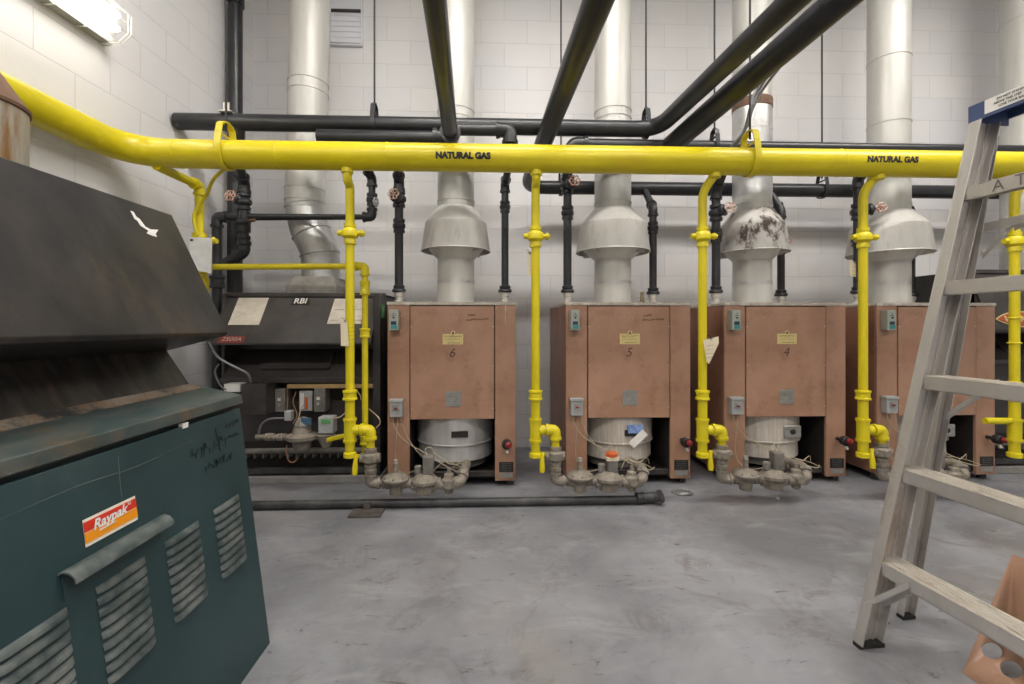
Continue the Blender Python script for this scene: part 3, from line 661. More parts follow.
mb = MB(); c = P(326, 442, tY); mb.lathe(c, (0,0,1), [(.02, -.04), (.03, -.02), (.05, .02), (.06, .05), (.05, .055)], 20); mb.build('valve_body', M['cast'], v2_)
mb = MB(); bxp(mb, 284, 411, 291, 421, 3.02, .05); mb.build('conduit_box', M['grey'], h7, .004)
mb = MB(); mb.sweep(curve_pts([P(284, 418, 3.02), P(270, 419, 3.0), P(262, 424, 3.0), P(259, 433, 3.0), P(258, 440, 3.0)]), .007, 10); mb.build('conduit', M['flex'], h7)
mb = MB()
mb.sweep(curve_pts([P(287, 445, 3.0), P(286, 452, 2.98), P(289, 461, 2.98), P(294, 462, 2.98), P(298, 458, 2.98)]), .0035, 8)
mb.sweep(curve_pts([P(287, 388, 3.13), P(288, 398, 3.13), P(287, 410, 3.1)]), .003, 8)
mb.sweep(curve_pts([P(296, 392, 3.13), P(293, 402, 3.1), P(297, 415, 3.05), P(293, 424, 3.02)]), .003, 8); mb.build('copper_tube', M['brownwire'], h7)
mb = MB()
mb.sweep(curve_pts([P(354, 388, 3.1), P(360, 395, 3.1), P(361, 400, 3.1)]), .004, 8)
mb.sweep(curve_pts([P(369, 409, 3.05), P(378, 417, 3.0), P(380, 423, 3.0), P(376, 428, 3.0)]), .004, 8)
mb.sweep(curve_pts([P(331, 419, 2.97), P(340, 417, 3.0), P(346, 412, 3.05)]), .004, 8)
mb.sweep(curve_pts([P(297, 428, 2.97), P(300, 412, 3.0), P(303, 405, 3.1)]), .003, 8); mb.build('cable', M['wire'], h7)
mb = MB(); mb.sweep(curve_pts([P(209, 342, 2.98), P(218, 357, 3.0), P(235, 367, 3.02), P(248, 374, 3.04), P(251, 384, 3.06)]), .008, 10); 
mb.sweep(curve_pts([P(219, 364, 3.02), P(215, 372, 3.02), P(220, 385, 3.02), P(226, 390, 3.04)]), .005, 10); mb.build('flexible_conduit', M['flex'], h7)

mb = MB(); mb.box((H7x1, 3.17, 1.12), (H7x1+.002, 3.24, 1.21)); mb.build('green_sticker', M['greenl'], h7)
# right heater with oval sign
yf2 = 3.10
zl2 = P(1000, 330, yf2).z; zt2 = 1.475
h2 = heater(3.52, 4.9, yf2, zt2, zl2, .78, 'charcoal heater with oval red sign at far right, behind the stepladder', True)
mb = MB(); mb.box((3.515, yf2+.17, 1.34), (3.522, 3.95, 1.47)); mb.build('side_trim', M['dark'], h2)
def h2pt(u, v, off):
    A = Vector((0, yf2, zl2)); Bv = Vector((0, yf2+.17, zt2-.02)); n = Vector((1,0,0)).cross(Bv-A).normalized()
    if n.y > 0: n = -n
    r = ray(u, v); t_ = (A-Vector((0,0,EYE))).dot(n)/r.dot(n); return Vector((0,0,EYE))+r*t_+n*off, n
cc, nn = h2pt(1022, 319.5, .004)
e1 = Vector((1,0,0)); e2 = nn.cross(e1)*-1
if e2.z < 0: e2 = -e2
def oval(a_, b_, off, m, name, par):
    mb = MB(); poly = []
    for k in range(48):
        an = 2*PI*k/48; c_, s_ = math.cos(an), math.sin(an)
        poly.append(cc+e1*a_*c_*(.95+.05*abs(c_)**6)+e2*b_*s_*(abs(s_)**.5)+nn*off)
    mb.prism(poly, nn*.002); return mb.build(name, m, par)
ov = oval(.20, .062, 0, M['ylabel'], 'oval_sign', h2); oval(.19, .054, .002, M['signred'], 'sign_field', ov)
text_mesh('MORFLO', .062, M['ylabel'], 'sign_text', ov, lambda p, q: cc+nn*.006+e1*(p)*1.12+e2*q, bold=.001)

# ------------------------------------------------------------------ main yellow gas pipe
MY = 2.65; MZ = 2.036; MR = .0785
xa = -2.045
t = thing('gas_main', 'big yellow overhead pipe lettered natural gas, crossing the room above the boilers', 'pipe', (0, MY, MZ))
path = fillet([(xa, -1.2, MZ), (xa, MY, MZ), (5.2, MY, MZ)], .27, 14)
mb = MB(); mb.sweep(path, MR, 40); mp_ = mb.build('pipe', M['yellow'], t)
mb = MB()
for u in (98, 150): pass
mb = MBS()
for p_, ax in ((Vector((xa, MY-.27, MZ)), (0,1,0)), (Vector((xa+.27, MY, MZ)), (1,0,0)), (Vector((PX(280, MY), MY, MZ)), (1,0,0)), (Vector((PX(838, MY), MY, MZ)), (1,0,0)), (Vector((PX(388, MY), MY, MZ)), (1,0,0))):
    mb.next(); mb.torus(p_, ax, MR-.001, .0035, 40, 8)
mb.build('weld_bead', M['yellow'], mp_)
def onpipe(xc, zoff=0):
    def fn(p, q):
        an = (q+zoff)/MR; return (xc+p, MY-(MR+.0012)*math.cos(an), MZ+(MR+.0012)*math.sin(an))
    return fn
text_mesh('NATURAL GAS', .046, M['ink'], 'lettering', t, onpipe(PX(463, MY-.08), -.016), space=1.0, bold=.0034)
text_mesh('NATURAL GAS', .046, M['ink'], 'lettering', t, onpipe(PX(893, MY-.08), -.004), space=1.0, bold=.003, shear=.1)

def hanger(u, Y, z, r, label, m='black', m2='dark', w=.028, up=1.1, rodx=None, ztop=4.3, grp='threaded rod pipe hangers'):
    x = PX(u, Y); t = thing('pipe_hanger', label, 'hanger', (x, Y, z), grp)
    mb = MB(); R = r+.005; n = 14; H_ = r*up+.05
    inner = []
    for k in range(n+1):
        an = PI+PI*k/n; inner.append((R*math.cos(an), R*math.sin(an)))
    for k in range(1, 7):
        an = PI*k/7*.5; inner.append((R*(1-.30*(k/7)**2), H_*(k/7)))
    for k in range(5): inner.append((R*.72*math.cos(PI*(k+.5)/5), H_+R*.42*math.sin(PI*(k+.5)/5)))
    for k in range(6, 0, -1): inner.append((-R*(1-.30*(k/7)**2), H_*(k/7)))
    N = len(inner); th_ = .006
    A = []; 
    for i, (a_, b_) in enumerate(inner):
        p0 = Vector((inner[i-1][0], inner[i-1][1])); p1 = Vector((inner[(i+1)%N][0], inner[(i+1)%N][1])); d = (p1-p0).normalized(); nr = Vector((d.y, -d.x))
        q = Vector((a_, b_))+nr*th_
        A.append([mb._v((x-w/2, Y+a_, z+b_)), mb._v((x+w/2, Y+a_, z+b_)), mb._v((x+w/2, Y+q.x, z+q.y)), mb._v((x-w/2, Y+q.x, z+q.y))])
    for i in range(N):
        a_, b_ = A[i], A[(i+1)%N]
        for j in range(4): mb.bm.faces.new([a_[j], a_[(j+1)%4], b_[(j+1)%4], b_[j]])
    mb.cyl((x, Y-R*.95, z+r+.022), (x, Y+R*.95, z+r+.022), .006, 10)
    mb.lathe((x, Y-R*.8, z+r+.022), (0,-1,0), [(.013, 0), (.013, .01)], 6)
    mb.build('clevis', M[m], t)
    mb = MB(); mb.cyl((x, Y, z+H_-.01), (x, Y, ztop), .0065, 8); mb.lathe((x, Y, z+H_+R*.42), (0,0,1), [(.014, 0), (.014, .012)], 6); mb.build('rod', M['ink'], t)
    return t
hanger(226, MY, MZ, MR, 'yellow strap hanger on the gas main near the left corner', 'yellow', 'dark', .036, up=1.15)
hanger(750, MY, MZ, MR, 'yellow strap hanger on the gas main in front of the scorched flue', 'yellow', 'dark', .036, up=1.2)
for (u, s_, r_) in ((222, 170, .004),): pass

# ------------------------------------------------------------------ yellow gas drops
def gas_drop(u, Y, label, tagcard=None, style=0, uval=236, right=True, ub=430):
    x = PX(u, Y); t = thing('gas_drop_pipe', label, 'pipe', (x, Y, P(u, 458, Y).z), 'yellow gas drop pipes')
    z = lambda v: P(u, v, Y).z
    r = .025
    V = Vector
    mb = MB()
    top = V((x, MY if style == 0 else Y, MZ))
    if style == 0: pth = fillet([V((x, MY, MZ-MR+.01)), V((x, MY, z(183))), V((x, Y, z(186))), V((x, Y, z(400)))], .03, 5)
    else: pth = fillet([V((x+.055, MY, MZ-MR+.01)), V((x+.05, MY+.01, z(178))), V((x, Y, z(192))), V((x, Y, z(400)))], .07, 6)
    mb.sweep(pth, r, 20)
    mb.lathe((x+(.052 if style else 0), MY, MZ-MR+.012), (0,0,-1), [(r*1.1, 0), (r*1.35, 0), (r*1.35, .03), (r, .034)], 20)
    p = mb.build('pipe', M['yellow'], t)
    mb = MB(); zz = z(uval)
    mb.lathe((x, Y, zz-.06), (0,0,1), [(r, 0), (r*1.35, .0), (r*1.35, .02), (r*1.15, .03), (r*1.9, .045), (r*1.95, .07), (r*1.7, .085), (r*1.2, .095), (r*1.35, .10), (r*1.35, .12), (r, .12)], 14)
    mb.cyl((x, Y, zz+.005), (x+.085, Y-.01, zz+.002), .014, 10); mb.lathe((x+.06, Y-.005, zz+.003), (1,0,0), [(.02, 0), (.022, .012), (.012, .02)], 8)
    mb.cyl((x-.07, Y, zz+.005), (x, Y, zz+.005), .016, 10)
    mb.build('plug_valve', M['yellow2'], t)
    mb = MB(); r2 = .0275
    coupling(mb, (x, Y, z(395)), (0,0,1), r2+.002, .06)
    mb.sweep([(x, Y, z(398)), (x, Y, z(455))], r2, 20)
    zt_ = z(ub); L = .055
    mb.cyl((x, Y, zt_-L), (x, Y, zt_+L), r2*1.22, 20); 
    for s_ in (-1, 1): mb.cyl((x, Y, zt_+s_*L), (x, Y, zt_+s_*(L+.014)), r2*1.4, 20)
    mb.build('riser_end', M['yellow2'], t)
    if right:
        mb = MB(); xe = x+.118; pts = [V((x, Y, zt_)), V((xe, Y, zt_)), V((xe, Y, z(450)))]
        mb.sweep(fillet(pts, .04), .024, 18); mb.cyl((x+.02, Y, zt_), (x+.055, Y, zt_), r2*1.1, 18)
        elbow(mb, pts[0], pts[1], pts[2], .026, .045); mb.build('tee_elbow', M['yellow2'], t)
    mb = MB(); zc = z(457); mb.lathe((x, Y, zc-.005), (0,0,1), [(r2*.8, 0), (r2*1.35, .006), (r2*1.35, .03), (r2, .036)], 20); mb.build('drip_cap', M['yellow2'], t)
    return t
d6 = gas_drop(350, 2.70, 'yellow gas drop pipe in front of the charcoal heater', uval=234)
d5 = gas_drop(535.5, 2.70, 'yellow gas drop pipe between boilers marked 6 and 5', uval=237)
d4 = gas_drop(702.5, 2.70, 'yellow gas drop pipe with a hanging card, between boilers marked 5 and 4', uval=237, style=1)
d3 = gas_drop(863, 2.70, 'yellow gas drop pipe between boiler marked 4 and the stepladder', uval=238, style=1)
d2 = gas_drop(1014.5, 2.70, 'yellow gas drop pipe at far right behind the stepladder', uval=242, style=1, right=False)
x = PX(1014.5, 2.70)
mb = MBS()
for v in (318, 343, 382): mb.next(); mb.torus((x, 2.70, P(1014, v, 2.70).z), (0,0,1), .029, .005, 24, 8)
mb.build('strap_ring', M['yellow2'], d2)
mb = MB(); mb.cyl((x-.18, 2.71, P(1014, 421, 2.7).z), (x, 2.70, P(1014, 421, 2.7).z), .02, 14); mb.build('side_branch', M['yellow2'], d2)

# left yellow branch along the wall into the cross pipe and down to the heater
Yb = 2.97
xl = -1.87; zh = P(300, 267.5, Yb).z; zt_ = P(200, 186, Yb).z
xe = PX(365, Yb-.08)
t = thing('gas_branch_pipe', 'thin yellow pipe from the left wall crossing to the heater left of boiler marked 6', 'pipe', (xl, Yb, zh))
V = Vector
mb = MB()
mb.sweep(fillet([V((xl-.02, MY-.02, zt_+.01)), V((xl, Yb, zt_)), V((xl, Yb, zh-.06))], .05), .026, 18)
mb.sweep(fillet([V((xl, Yb, zh)), V((xe, Yb-.08, zh)), V((xe, Yb-.08, P(365, 455, Yb-.08).z))], .05), .019, 18)
mb.build('pipe', M['yellow'], t)
mb = MBS(); elbow(mb, (xl, MY, zt_), (xl, Yb, zt_), (xl, Yb, zh), .025, .05)
elbow(mb, (xl, Yb, zh), (xe, Yb-.08, zh), (xe, Yb-.08, 0), .021, .05)
coupling(mb, (xe, Yb-.08, P(365, 288, Yb-.08).z), (0,0,1), .022, .09); coupling(mb, (xe, Yb-.08, P(365, 333, Yb-.08).z), (0,0,1), .023, .06); coupling(mb, (xe, Yb-.08, P(365, 440, Yb-.08).z), (0,0,1), .022, .06)
mb.build('fitting', M['yellow2'], t)
mb = MB(); zv = P(205, 240, Yb).z; mb.lathe((xl, Yb, zv-.06), (0,0,1), [(.026, 0), (.04, .01), (.045, .05), (.04, .1), (.026, .11)], 14); mb.cyl((xl, Yb, zv), (xl+.12, Yb-.02, zv-.01), .016, 10)
mb.lathe((xl+.08, Yb-.01, zv-.005), (1,0,0), [(.02, 0), (.024, .015), (.012, .03)], 8); mb.build('plug_valve', M['yellow2'], t)
mb = MB(); mb.lathe((xl, Yb, zh), (0,0,-1), [(.045, -.04), (.045, .04), (.04, .05), (.055, .08), (.05, .17), (.03, .2)], 16); mb.build('pressure_regulator', M['yellow2'], t)
mb = MB(); mb.sweep(curve_pts([V((xl+.01, Yb-.04, zv+.02)), V((xl, Yb-.05, zv+.15)), P(206, 196, Yb-.05), P(213, 180, Yb-.15), P(224, 169, MY+.1), P(228, 163, MY+.05)]), .010, 12); mb.build('thin_tube', M['yellow2'], t)
# lever on heater gas cock
mb = MB(); mb.obox(P(326, 443, 2.88), P(345, 438, 2.88)-P(326, 443, 2.88), (0, .02, 0), (0, 0, .028)); mb.build('lever_handle', M['yellow'], h7, .006)
# document sleeve
t = thing('document_sleeve', 'white papers in a clear plastic sleeve tied to the yellow branch pipe at left', 'document', P(200, 272, 2.86))
pts = [P(191, 270, 2.86), P(211, 273, 2.9), P(211, 238, 2.9), P(189, 237, 2.86)]
mb = MB(); mb.prism(pts, (0.002, .008, 0)); mb.build('sleeve', M['plastic'], t)
mb = MB(); mb.cyl(P(191, 240, 2.855), P(193, 240, 2.875), .006, 8); mb.build('tie', M['ink'], t)

# cards on drops
def card(name, uv, Y, label, string=None, par=None):
    t = thing(name, label, 'tag', P(uv[0][0], uv[0][1], Y), 'paper tags hung on the pipes')
    mb = MB(); mb.prism([P(u, v, Y) for u, v in uv], (0, .0015, 0)); c = mb.build('card', M['tag'], t)
    mb = MB(); u, v = string; mb.torus(P(u, v, Y-.002), (0,1,0), .006, .0015, 12, 6); mb.sweep([P(u, v, Y-.002), P(u-2, v-3, Y), P(u-4, v-3, Y+.01)], .0012, 6); mb.build('tie', M['ink'], t)
    mb = MB()
    for q in range(4):
        (a_, b_) = uv[0]; scribble(mb, P(uv[0][0]+2.5, uv[0][1]+6+q*4, Y-.0012), (1,0,.12), (0,0,1), .05, .005, 5, .0006, q)
    mb.build('writing', M['inkbrown'], c)
    return t
card('paper_tag', [(703, 340), (718.5, 336.5), (719, 343), (709, 364), (707, 362)], 2.65, 'cream card tag tied to the yellow drop pipe left of boiler marked 4', (711, 338.5))
card('paper_tag', [(345, 322), (347, 321), (349, 346), (341, 346), (340.5, 323)], 2.655, 'narrow cream tag tied to the yellow drop pipe at the charcoal heater', (345, 321))
card('paper_tag', [(527, 252), (530.5, 251), (531, 276), (527, 276)], 2.72, 'narrow cream tag behind the yellow drop pipe left of boiler marked 5', (530, 253))
card('paper_tag', [(850, 261), (856, 261), (856, 277), (850, 276)], 2.74, 'small cream tag behind the yellow drop pipe nearest the stepladder', (855, 262))

# ------------------------------------------------------------------ gas trains
def gas_train(u, Y, label, seed=0, orange=False, short=False):
    x = PX(u, Y); t = thing('gas_train', label, 'valve assembly', (x, Y, 0), 'gas valve trains at the foot of the boilers')
    xv = x+.118; z0 = P(u, 449, Y).z
    mb = MB()
    mb.cyl((xv, Y, z0+.02), (xv, Y, z0-.05), .02, 14); mb.lathe((xv, Y, z0-.02), (0,0,-1), [(.02, 0), (.028, .002), (.03, .03), (.02, .034)], 8)
    zc = .115
    mb.sweep(fillet([V((xv, Y, .26)), V((xv, Y, zc)), V((x+.20, Y, zc))], .05), .022, 16)
    elbow(mb, (xv, Y, 1), (xv, Y, zc), (x+1, Y, zc), .024, .045)
    union(mb, (xv, Y, .19), (0,0,1), .024)
    mb.cyl((x+.2, Y, zc), (x+.63, Y, zc), .019, 16)
    for xx in (.205, .325, .345, .51): coupling(mb, (x+xx, Y, zc), (1,0,0), .023, .035)
    mb.sweep(fillet([V((x+.60, Y, zc)), V((x+.645, Y, zc+.0)), V((x+.66, Y+.05, zc+.05)), V((x+.66, Y+.30, zc+.02))], .05), .029, 16); mb.lathe(V((x+.652, Y+.03, zc+.035)), (.3,.7,.6), [(.03,-.012),(.038,-.01),(.038,.012),(.03,.014)], 8)
    mb.band((x+.625, Y+.0, zc), (1,0,0), .026, .03, .008, 20)
    mb.build('pipework', M['cast'], t)
    mb = MB(); zb = .265
    mb.lathe((xv, Y, zb-.055), (0,0,1), [(.022, 0), (.034, .004), (.036, .02), (.03, .024), (.046, .035), (.048, .075), (.032, .088), (.036, .092), (.036, .108), (.022, .112)], 12)
    mb.cyl((xv-.06, Y, zb), (xv+.055, Y, zb), .026, 10); mb.cyl((xv, Y-.05, zb), (xv, Y, zb), .022, 10)
    sv = mb.build('ball_valve', M['cast'], t)
    mb = MB(); lp = [V((xv-.075, Y-.01, zb+.025)), V((xv-.08, Y-.02, zb-.01)), V((xv-.082, Y-.03, zb-.09))]
    mb.sweep(curve_pts(lp, 4), [.012]*4+[.012, .014, .016, .017, .014], 10); mb.cyl((xv-.08, Y-.01, zb+.012), (xv-.05, Y, zb+.01), .012, 8)
    mb.build('lever_handle', M['yellow'], sv)
    # regulator
    xr_ = x+.265
    mb = MB(); mb.lathe((xr_, Y, .045), (0,0,1), [(.028, 0), (.036, .006), (.037, .045), (.046, .062), (.072, .088), (.080, .091), (.081, .100), (.078, .104), (.055, .120), (.022, .130), (.015, .134), (.015, .185), (.011, .19)], 28)
    mb.cyl((xr_-.055, Y, zc-.01), (xr_+.055, Y, zc-.01), .026, 8)
    rg = mb.build('gas_regulator', M['cast'], t)
    mb = MB(); mb.lathe((xr_, Y, .232), (0,0,1), [(.014, 0), (.014, .018), (.008, .02)], 12); mb.build('vent_cap', M['nipple'], rg)
    mb = MB()
    for k in range(8): an = k*PI/4; mb.lathe((xr_+.07*math.cos(an), Y+.07*math.sin(an), .152), (0,0,1), [(.006, 0), (.006, .007)], 6)
    mb.build('flange_bolts', M['cast2'], rg)
    # diaphragm valve
    xg = x+.435
    mb = MB(); mb.lathe((xg, Y, .055), (0,0,1), [(.050, 0), (.056, .008), (.060, .045), (.080, .062), (.084, .066), (.084, .080), (.074, .084), (.052, .112), (.040, .118)], 8)
    mb.cyl((xg-.075, Y, zc-.02), (xg+.075, Y, zc-.02), .028, 8); gv = mb.build('diaphragm_valve', M['cast'], t)
    mb = MB(); mb.box((xg-.03+.02, Y-.035, .17), (xg+.03+.02, Y+.03, .275)); mb.cyl((xg-.04, Y, .165), (xg-.04, Y, .215), .022, 10); mb.build('solenoid', M['cast2'], gv, .006)
    if orange:
        mb = MB(); mb.box((xg-.018, Y-.04, .24), (xg+.055, Y-.0, .262)); mb.build('cream_label', M['tag'], gv); mb = MB(); mb.lathe((xg+.018, Y-.01, .262), (0,0,1), [(.036, 0), (.036, .018), (.028, .024)], 14); mb.build('orange_cap', M['orangecap'], gv)
    # plug valve
    xp = x+.575
    mb = MB(); mb.lathe((xp, Y, .05), (0,0,1), [(.018, 0), (.026, .008), (.026, .026), (.042, .038), (.044, .082), (.030, .095), (.028, .115), (.018, .118), (.012, .122), (.012, .150)], 12)
    mb.cyl((xp-.058, Y, zc-.012), (xp+.058, Y, zc-.012), .032, 8); mb.cyl((xp, Y-.055, zc), (xp, Y, zc), .024, 10)
    mb.build('plug_valve', M['cast'], t)
    mb = MB()
    mb.sweep(curve_pts([V((xg+.02, Y, .275)), V((xg+.0, Y, .31)), V((xg+.03, Y+.02, .315)), V((xg+.05, Y+.03, .28)), V((xg+.12, Y, .24)), V((xp, Y-.02, .23)), V((xp+.05, Y, .22)), V((xp+.08, Y+.03, .22))]), .0025, 8)
    mb.sweep(curve_pts([V((xp+.02, Y, .2)), V((xp+.06, Y, .23)), V((xp+.1, Y+.02, .24)), V((xp+.12, Y+.04, .2))]), .002, 6)
    mb.build('cable', M['wire'], t)
    for ch in list(C.objects):
        if ch.parent == t: ch.location.z += .03
    return t
gas_train(350, 2.70, 'row of dusty gas valves at the foot of boiler marked 6', 1)
gas_train(535.5, 2.70, 'row of dusty gas valves with orange cap at the foot of boiler marked 5', 2, orange=True)
gas_train(702.5, 2.70, 'row of dusty gas valves at the foot of boiler marked 4', 3)
gas_train(863, 2.70, 'row of dusty gas valves behind the foot of the stepladder', 4)

# ------------------------------------------------------------------ black water pipes
def wheel(c, ax, R=.034):
    mb = MB(); ax = V(ax).normalized(); e1 = ax.cross(V((0,0,1))).normalized(); e2 = ax.cross(e1)
    pts = []
    n = 30; 
    for k in range(n):
        an = 2*PI*k/n; rr = R*(1+.09*math.cos(6*an)); pts.append(V(c)+(e1*math.cos(an)+e2*math.sin(an))*rr)
    G = []
    for k in range(n):
        d = (pts[k]-V(c)).normalized(); G.append([mb._v(pts[k]+d*.006*math.cos(j*PI/3)+ax*.006*math.sin(j*PI/3)) for j in range(6)])
    for k in range(n):
        a_, b_ = G[k], G[(k+1)%n]
        for j in range(6): mb.bm.faces.new([a_[j], b_[j], b_[(j+1)%6], a_[(j+1)%6]])
    for k in range(6):
        an = PI/6+k*PI/3; mb.sweep([V(c), V(c)+(e1*math.cos(an)+e2*math.sin(an))*R*.95], .0042, 6)
    mb.lathe(V(c)-ax*.01, ax, [(.012, 0), (.012, .018), (.006, .024)], 10)
    return mb

def valve_wheel(t, p, side, face=(-.12, -1, .1)):     # gate valve at p, hand wheel toward side vector
    p = V(p); s = V(side).normalized(); L = (V(side)).length
    mb = MB(); mb.lathe(p-V((0,0,.06)), (0,0,1), [(.034, 0), (.045, .002), (.045, .022), (.036, .03), (.052, .05), (.052, .07), (.036, .09), (.045, .098), (.045, .118), (.034, .12)], 14)
    mb.lathe(p, s, [(.036, 0), (.036, L*.45), (.045, L*.5), (.045, L*.6), (.022, L*.7), (.007, L*.75), (.007, L)], 12)
    v = mb.build('gate_valve', M['black'], t); wheel(p+s*L, face).build('handwheel', M['wheel'], v); return v

def riser(label, uv, valve=None, side=None, unionv=None, r=.0305, nip=True, grp='black water risers at the boilers', ztop=1.222):
    pts = [P(*q) for q in uv]; pts[0].z = ztop
    t = thing('water_riser', label, 'pipe', pts[0], grp)
    b0 = pts[0]+V((0,0,.085))
    mb = MB(); mb.sweep(fillet([b0]+pts[1:], .05), r, 18); mb.build('pipe', M['black'], t)
    mb = MB(); mb.lathe(pts[0], (0,0,1), [(.036, 0), (.036, .02), (.027, .024), (.027, .05), (.034, .054), (.034, .085)], 16); mb.build('nipple', M['nipple'], t)
    mb = MBS(); mb.lathe(b0-V((0,0,.005)), (0,0,1), [(.03, 0), (.046, .002), (.05, .012), (.046, .024), (.036, .03), (.04, .034), (.04, .05), (r, .054)], 18)
    pp = [b0]+pts[1:]
    for i in range(1, len(pp)-1): elbow(mb, pp[i-1], pp[i], pp[i+1], r, .05)
    for uvv in (unionv or []): 
        q = P(uvv[0], uvv[1], uv[1][2]); union(mb, (pts[1].x, pts[1].y, q.z), (0,0,1), r)
    mb.build('fitting', M['black'], t)
    if valve: valve_wheel(t, (pts[1].x, pts[1].y, P(valve[0], valve[1], pts[1].y).z), side)
    return t

Yr = 3.3
P1Y = 3.1; P1Z = P(300, 123.5, P1Y).z
P2Y = 3.0; P2Z = P(370, 137.5, P2Y).z
P6Y = 3.7; P6Z = P(640, 188.5, P6Y).z
HdY = 3.1; HdZ = P(620, 145.5, HdY).z
def Xp(u, Y, z): return V((PX(u, Y), Y, z))
riser('black riser with red handwheel at the left rear of boiler marked 6', [(399, 300, Yr), (399, 182, Yr), (397, 137, P2Y)], (399, 199), (-.012, -.13, 0), [(399, 226)])
riser('black riser at the right rear of boiler marked 6', [(505, 300, Yr), (505, 184, Yr), (510, 160, 3.02), (510, 133, 2.98)], None, None, [(505, 207)], r=.026)
riser('black riser with red handwheel at the left rear of boiler marked 5', [(567.5, 300, Yr), (567.5, 172, Yr), (572, 143, HdY)], (567.5, 186), (.03, -.13, 0), [(567.5, 213)])
riser('black riser bent toward the wall pipe at right rear of boiler marked 5', [(653, 300, 3.45), (653, 208, 3.45), (644, 189, P6Y)], None, None, [(653, 228)], r=.028)
riser('black riser with red handwheel at the left rear of boiler marked 4', [(716, 300, Yr), (716, 191, Yr), (730, 155, HdY)], (716, 213), (.06, -.09, .02), [(716, 236)])
riser('black riser behind the scorched hood at right rear of boiler marked 4', [(781, 300, 3.62), (781, 211, 3.62), (769, 190, P6Y)], (784, 240), (.06, .02, 0), None, r=.028)
riser('black riser with red handwheel at the left rear of the boiler behind the stepladder', [(858, 300, Yr), (858, 180, Yr), (872, 155, HdY)], (858, 212), (.12, -.07, .02), [(858, 240)])
riser('black riser beside the lower flue of the boiler behind the stepladder', [(911, 300, 3.6), (911, 215, 3.6), (900, 192, P6Y)], None, None, None, r=.028)

def header(label, pts, r, fit=None, fr=None, fill=.07, rs=None, org=None, elbs=(), name='water_pipe'):
    t = thing(name, label, 'pipe', org or pts[0])
    mb = MB(); pth = fillet(pts, fill, 8); mb.sweep(pth, rs if rs is None or not callable(rs) else [rs(p) for p in pth], 28) if rs else mb.sweep(pth, r, 28)
    mb.build('pipe', M['black'], t)
    if elbs:
        mb = MB()
        for i in elbs: elbow(mb, pts[i-1], pts[i], pts[i+1], r, r*2.0)
        mb.build('elbow_fitting', M['black'], t)
    return t
zc_ = 2.46
# P1 from left wall to the bend, then toward the camera
c0 = V((PX(177, P1Y), P1Y, P1Z)); bend = V((PX(657, P1Y), P1Y, P1Z))
far = P(793, 0, 1.0); zc3 = P1Z; e = PZ(793, 0, zc3); d = (e-bend); e2_ = bend+d*2.6
header('long black pipe from the left wall, bending toward the viewer at right', [c0, bend, e2_], .054, fill=.16)
# P2 + pipe 1
a_ = V((PX(318, P2Y), P2Y, P2Z)); bnd = V((PX(451, P2Y), P2Y, P2Z)); e = PZ(434.5, 0, P2Z); d = e-bnd
header('black pipe capped at left, turning toward the viewer above boiler marked 6', [a_, bnd, bnd+d*2.8], .046, fill=.06, elbs=(1,))
# short pipe in front of P1 to riser
a_ = V((PX(455, 2.98), 2.98, P(480, 130, 2.98).z)); b_ = V((PX(510, 2.98), 2.98, a_.z)); 
header('short black pipe with elbow just above the gas main lettering', [V((PX(452, 2.98), 2.98, a_.z)), b_, b_-V((0,0,.14))], .037, fill=.04, elbs=(1,))
# pipe 2 + P6
q0 = V((PX(600.5, 1.92), 1.92, P(603, 0, 1.92).z)); q1 = V((PX(546.5, 2.95), 2.95, P(548, 140, 2.95).z)); q2 = q1+(q1-q0)*((P6Y-.02-2.95)/1.03)
q2.y = P6Y; q2.z = P6Z
header('thick black pipe descending from the viewer to the wall pipe behind the boilers', [q0-(q1-q0)*1.9, q2+V((0,0,.0)), V((5.2, P6Y, P6Z))], .07, fill=.15, rs=lambda p: .082 if p.y < 2.9 else (.082-(.082-.054)*min(1, (p.y-2.9)/.5)))
# header + pipe 4
h0 = V((PX(572, HdY), HdY, HdZ)); h1 = V((5.2, HdY, HdZ))
tt = header('black header pipe just above the gas main, running to the right', [h0-V((0,0,.12)), h0, h1], .042, fill=.05, elbs=(1,))
s0 = V((PX(670, HdY), HdY, HdZ)); s1 = P(840, 0, 1.9)
header('thick black pipe rising toward the viewer at upper right', [s0, s0+(s1-s0)*3.2], .066, org=s0, name='water_pipe')
mb = MB(); dd = (s1-s0).normalized(); mb.band(P(833, 4, 1.93), dd, .0655, .02, .003, 36); mb.build('pipe_joint', M['black'], [o for o in C.objects if o.get('label', '').startswith('thick black pipe rising')][0])

# corner vertical pipe
xx = PX(235, 3.6)
t = thing('standpipe', 'tall straight black pipe in the left rear corner', 'pipe', (xx, 3.6, 0))
mb = MB(); mb.cyl((xx, 3.6, 0), (xx, 3.6, 4.3), .053, 24); mb.build('pipe', M['black'], t)
mb = MB(); mb.band((xx, 3.6, P(235, 2, 3.6).z), (0,0,1), .053, .05, .012, 24); mb.cyl((xx, 3.6, P(235, 2, 3.6).z), (xx+.08, 3.55, P(235, 2, 3.6).z), .015, 10)
mb.cyl((xx, 3.6, 0), (xx, 3.6, .02), .09, 20); mb.build('fitting', M['black'], t)

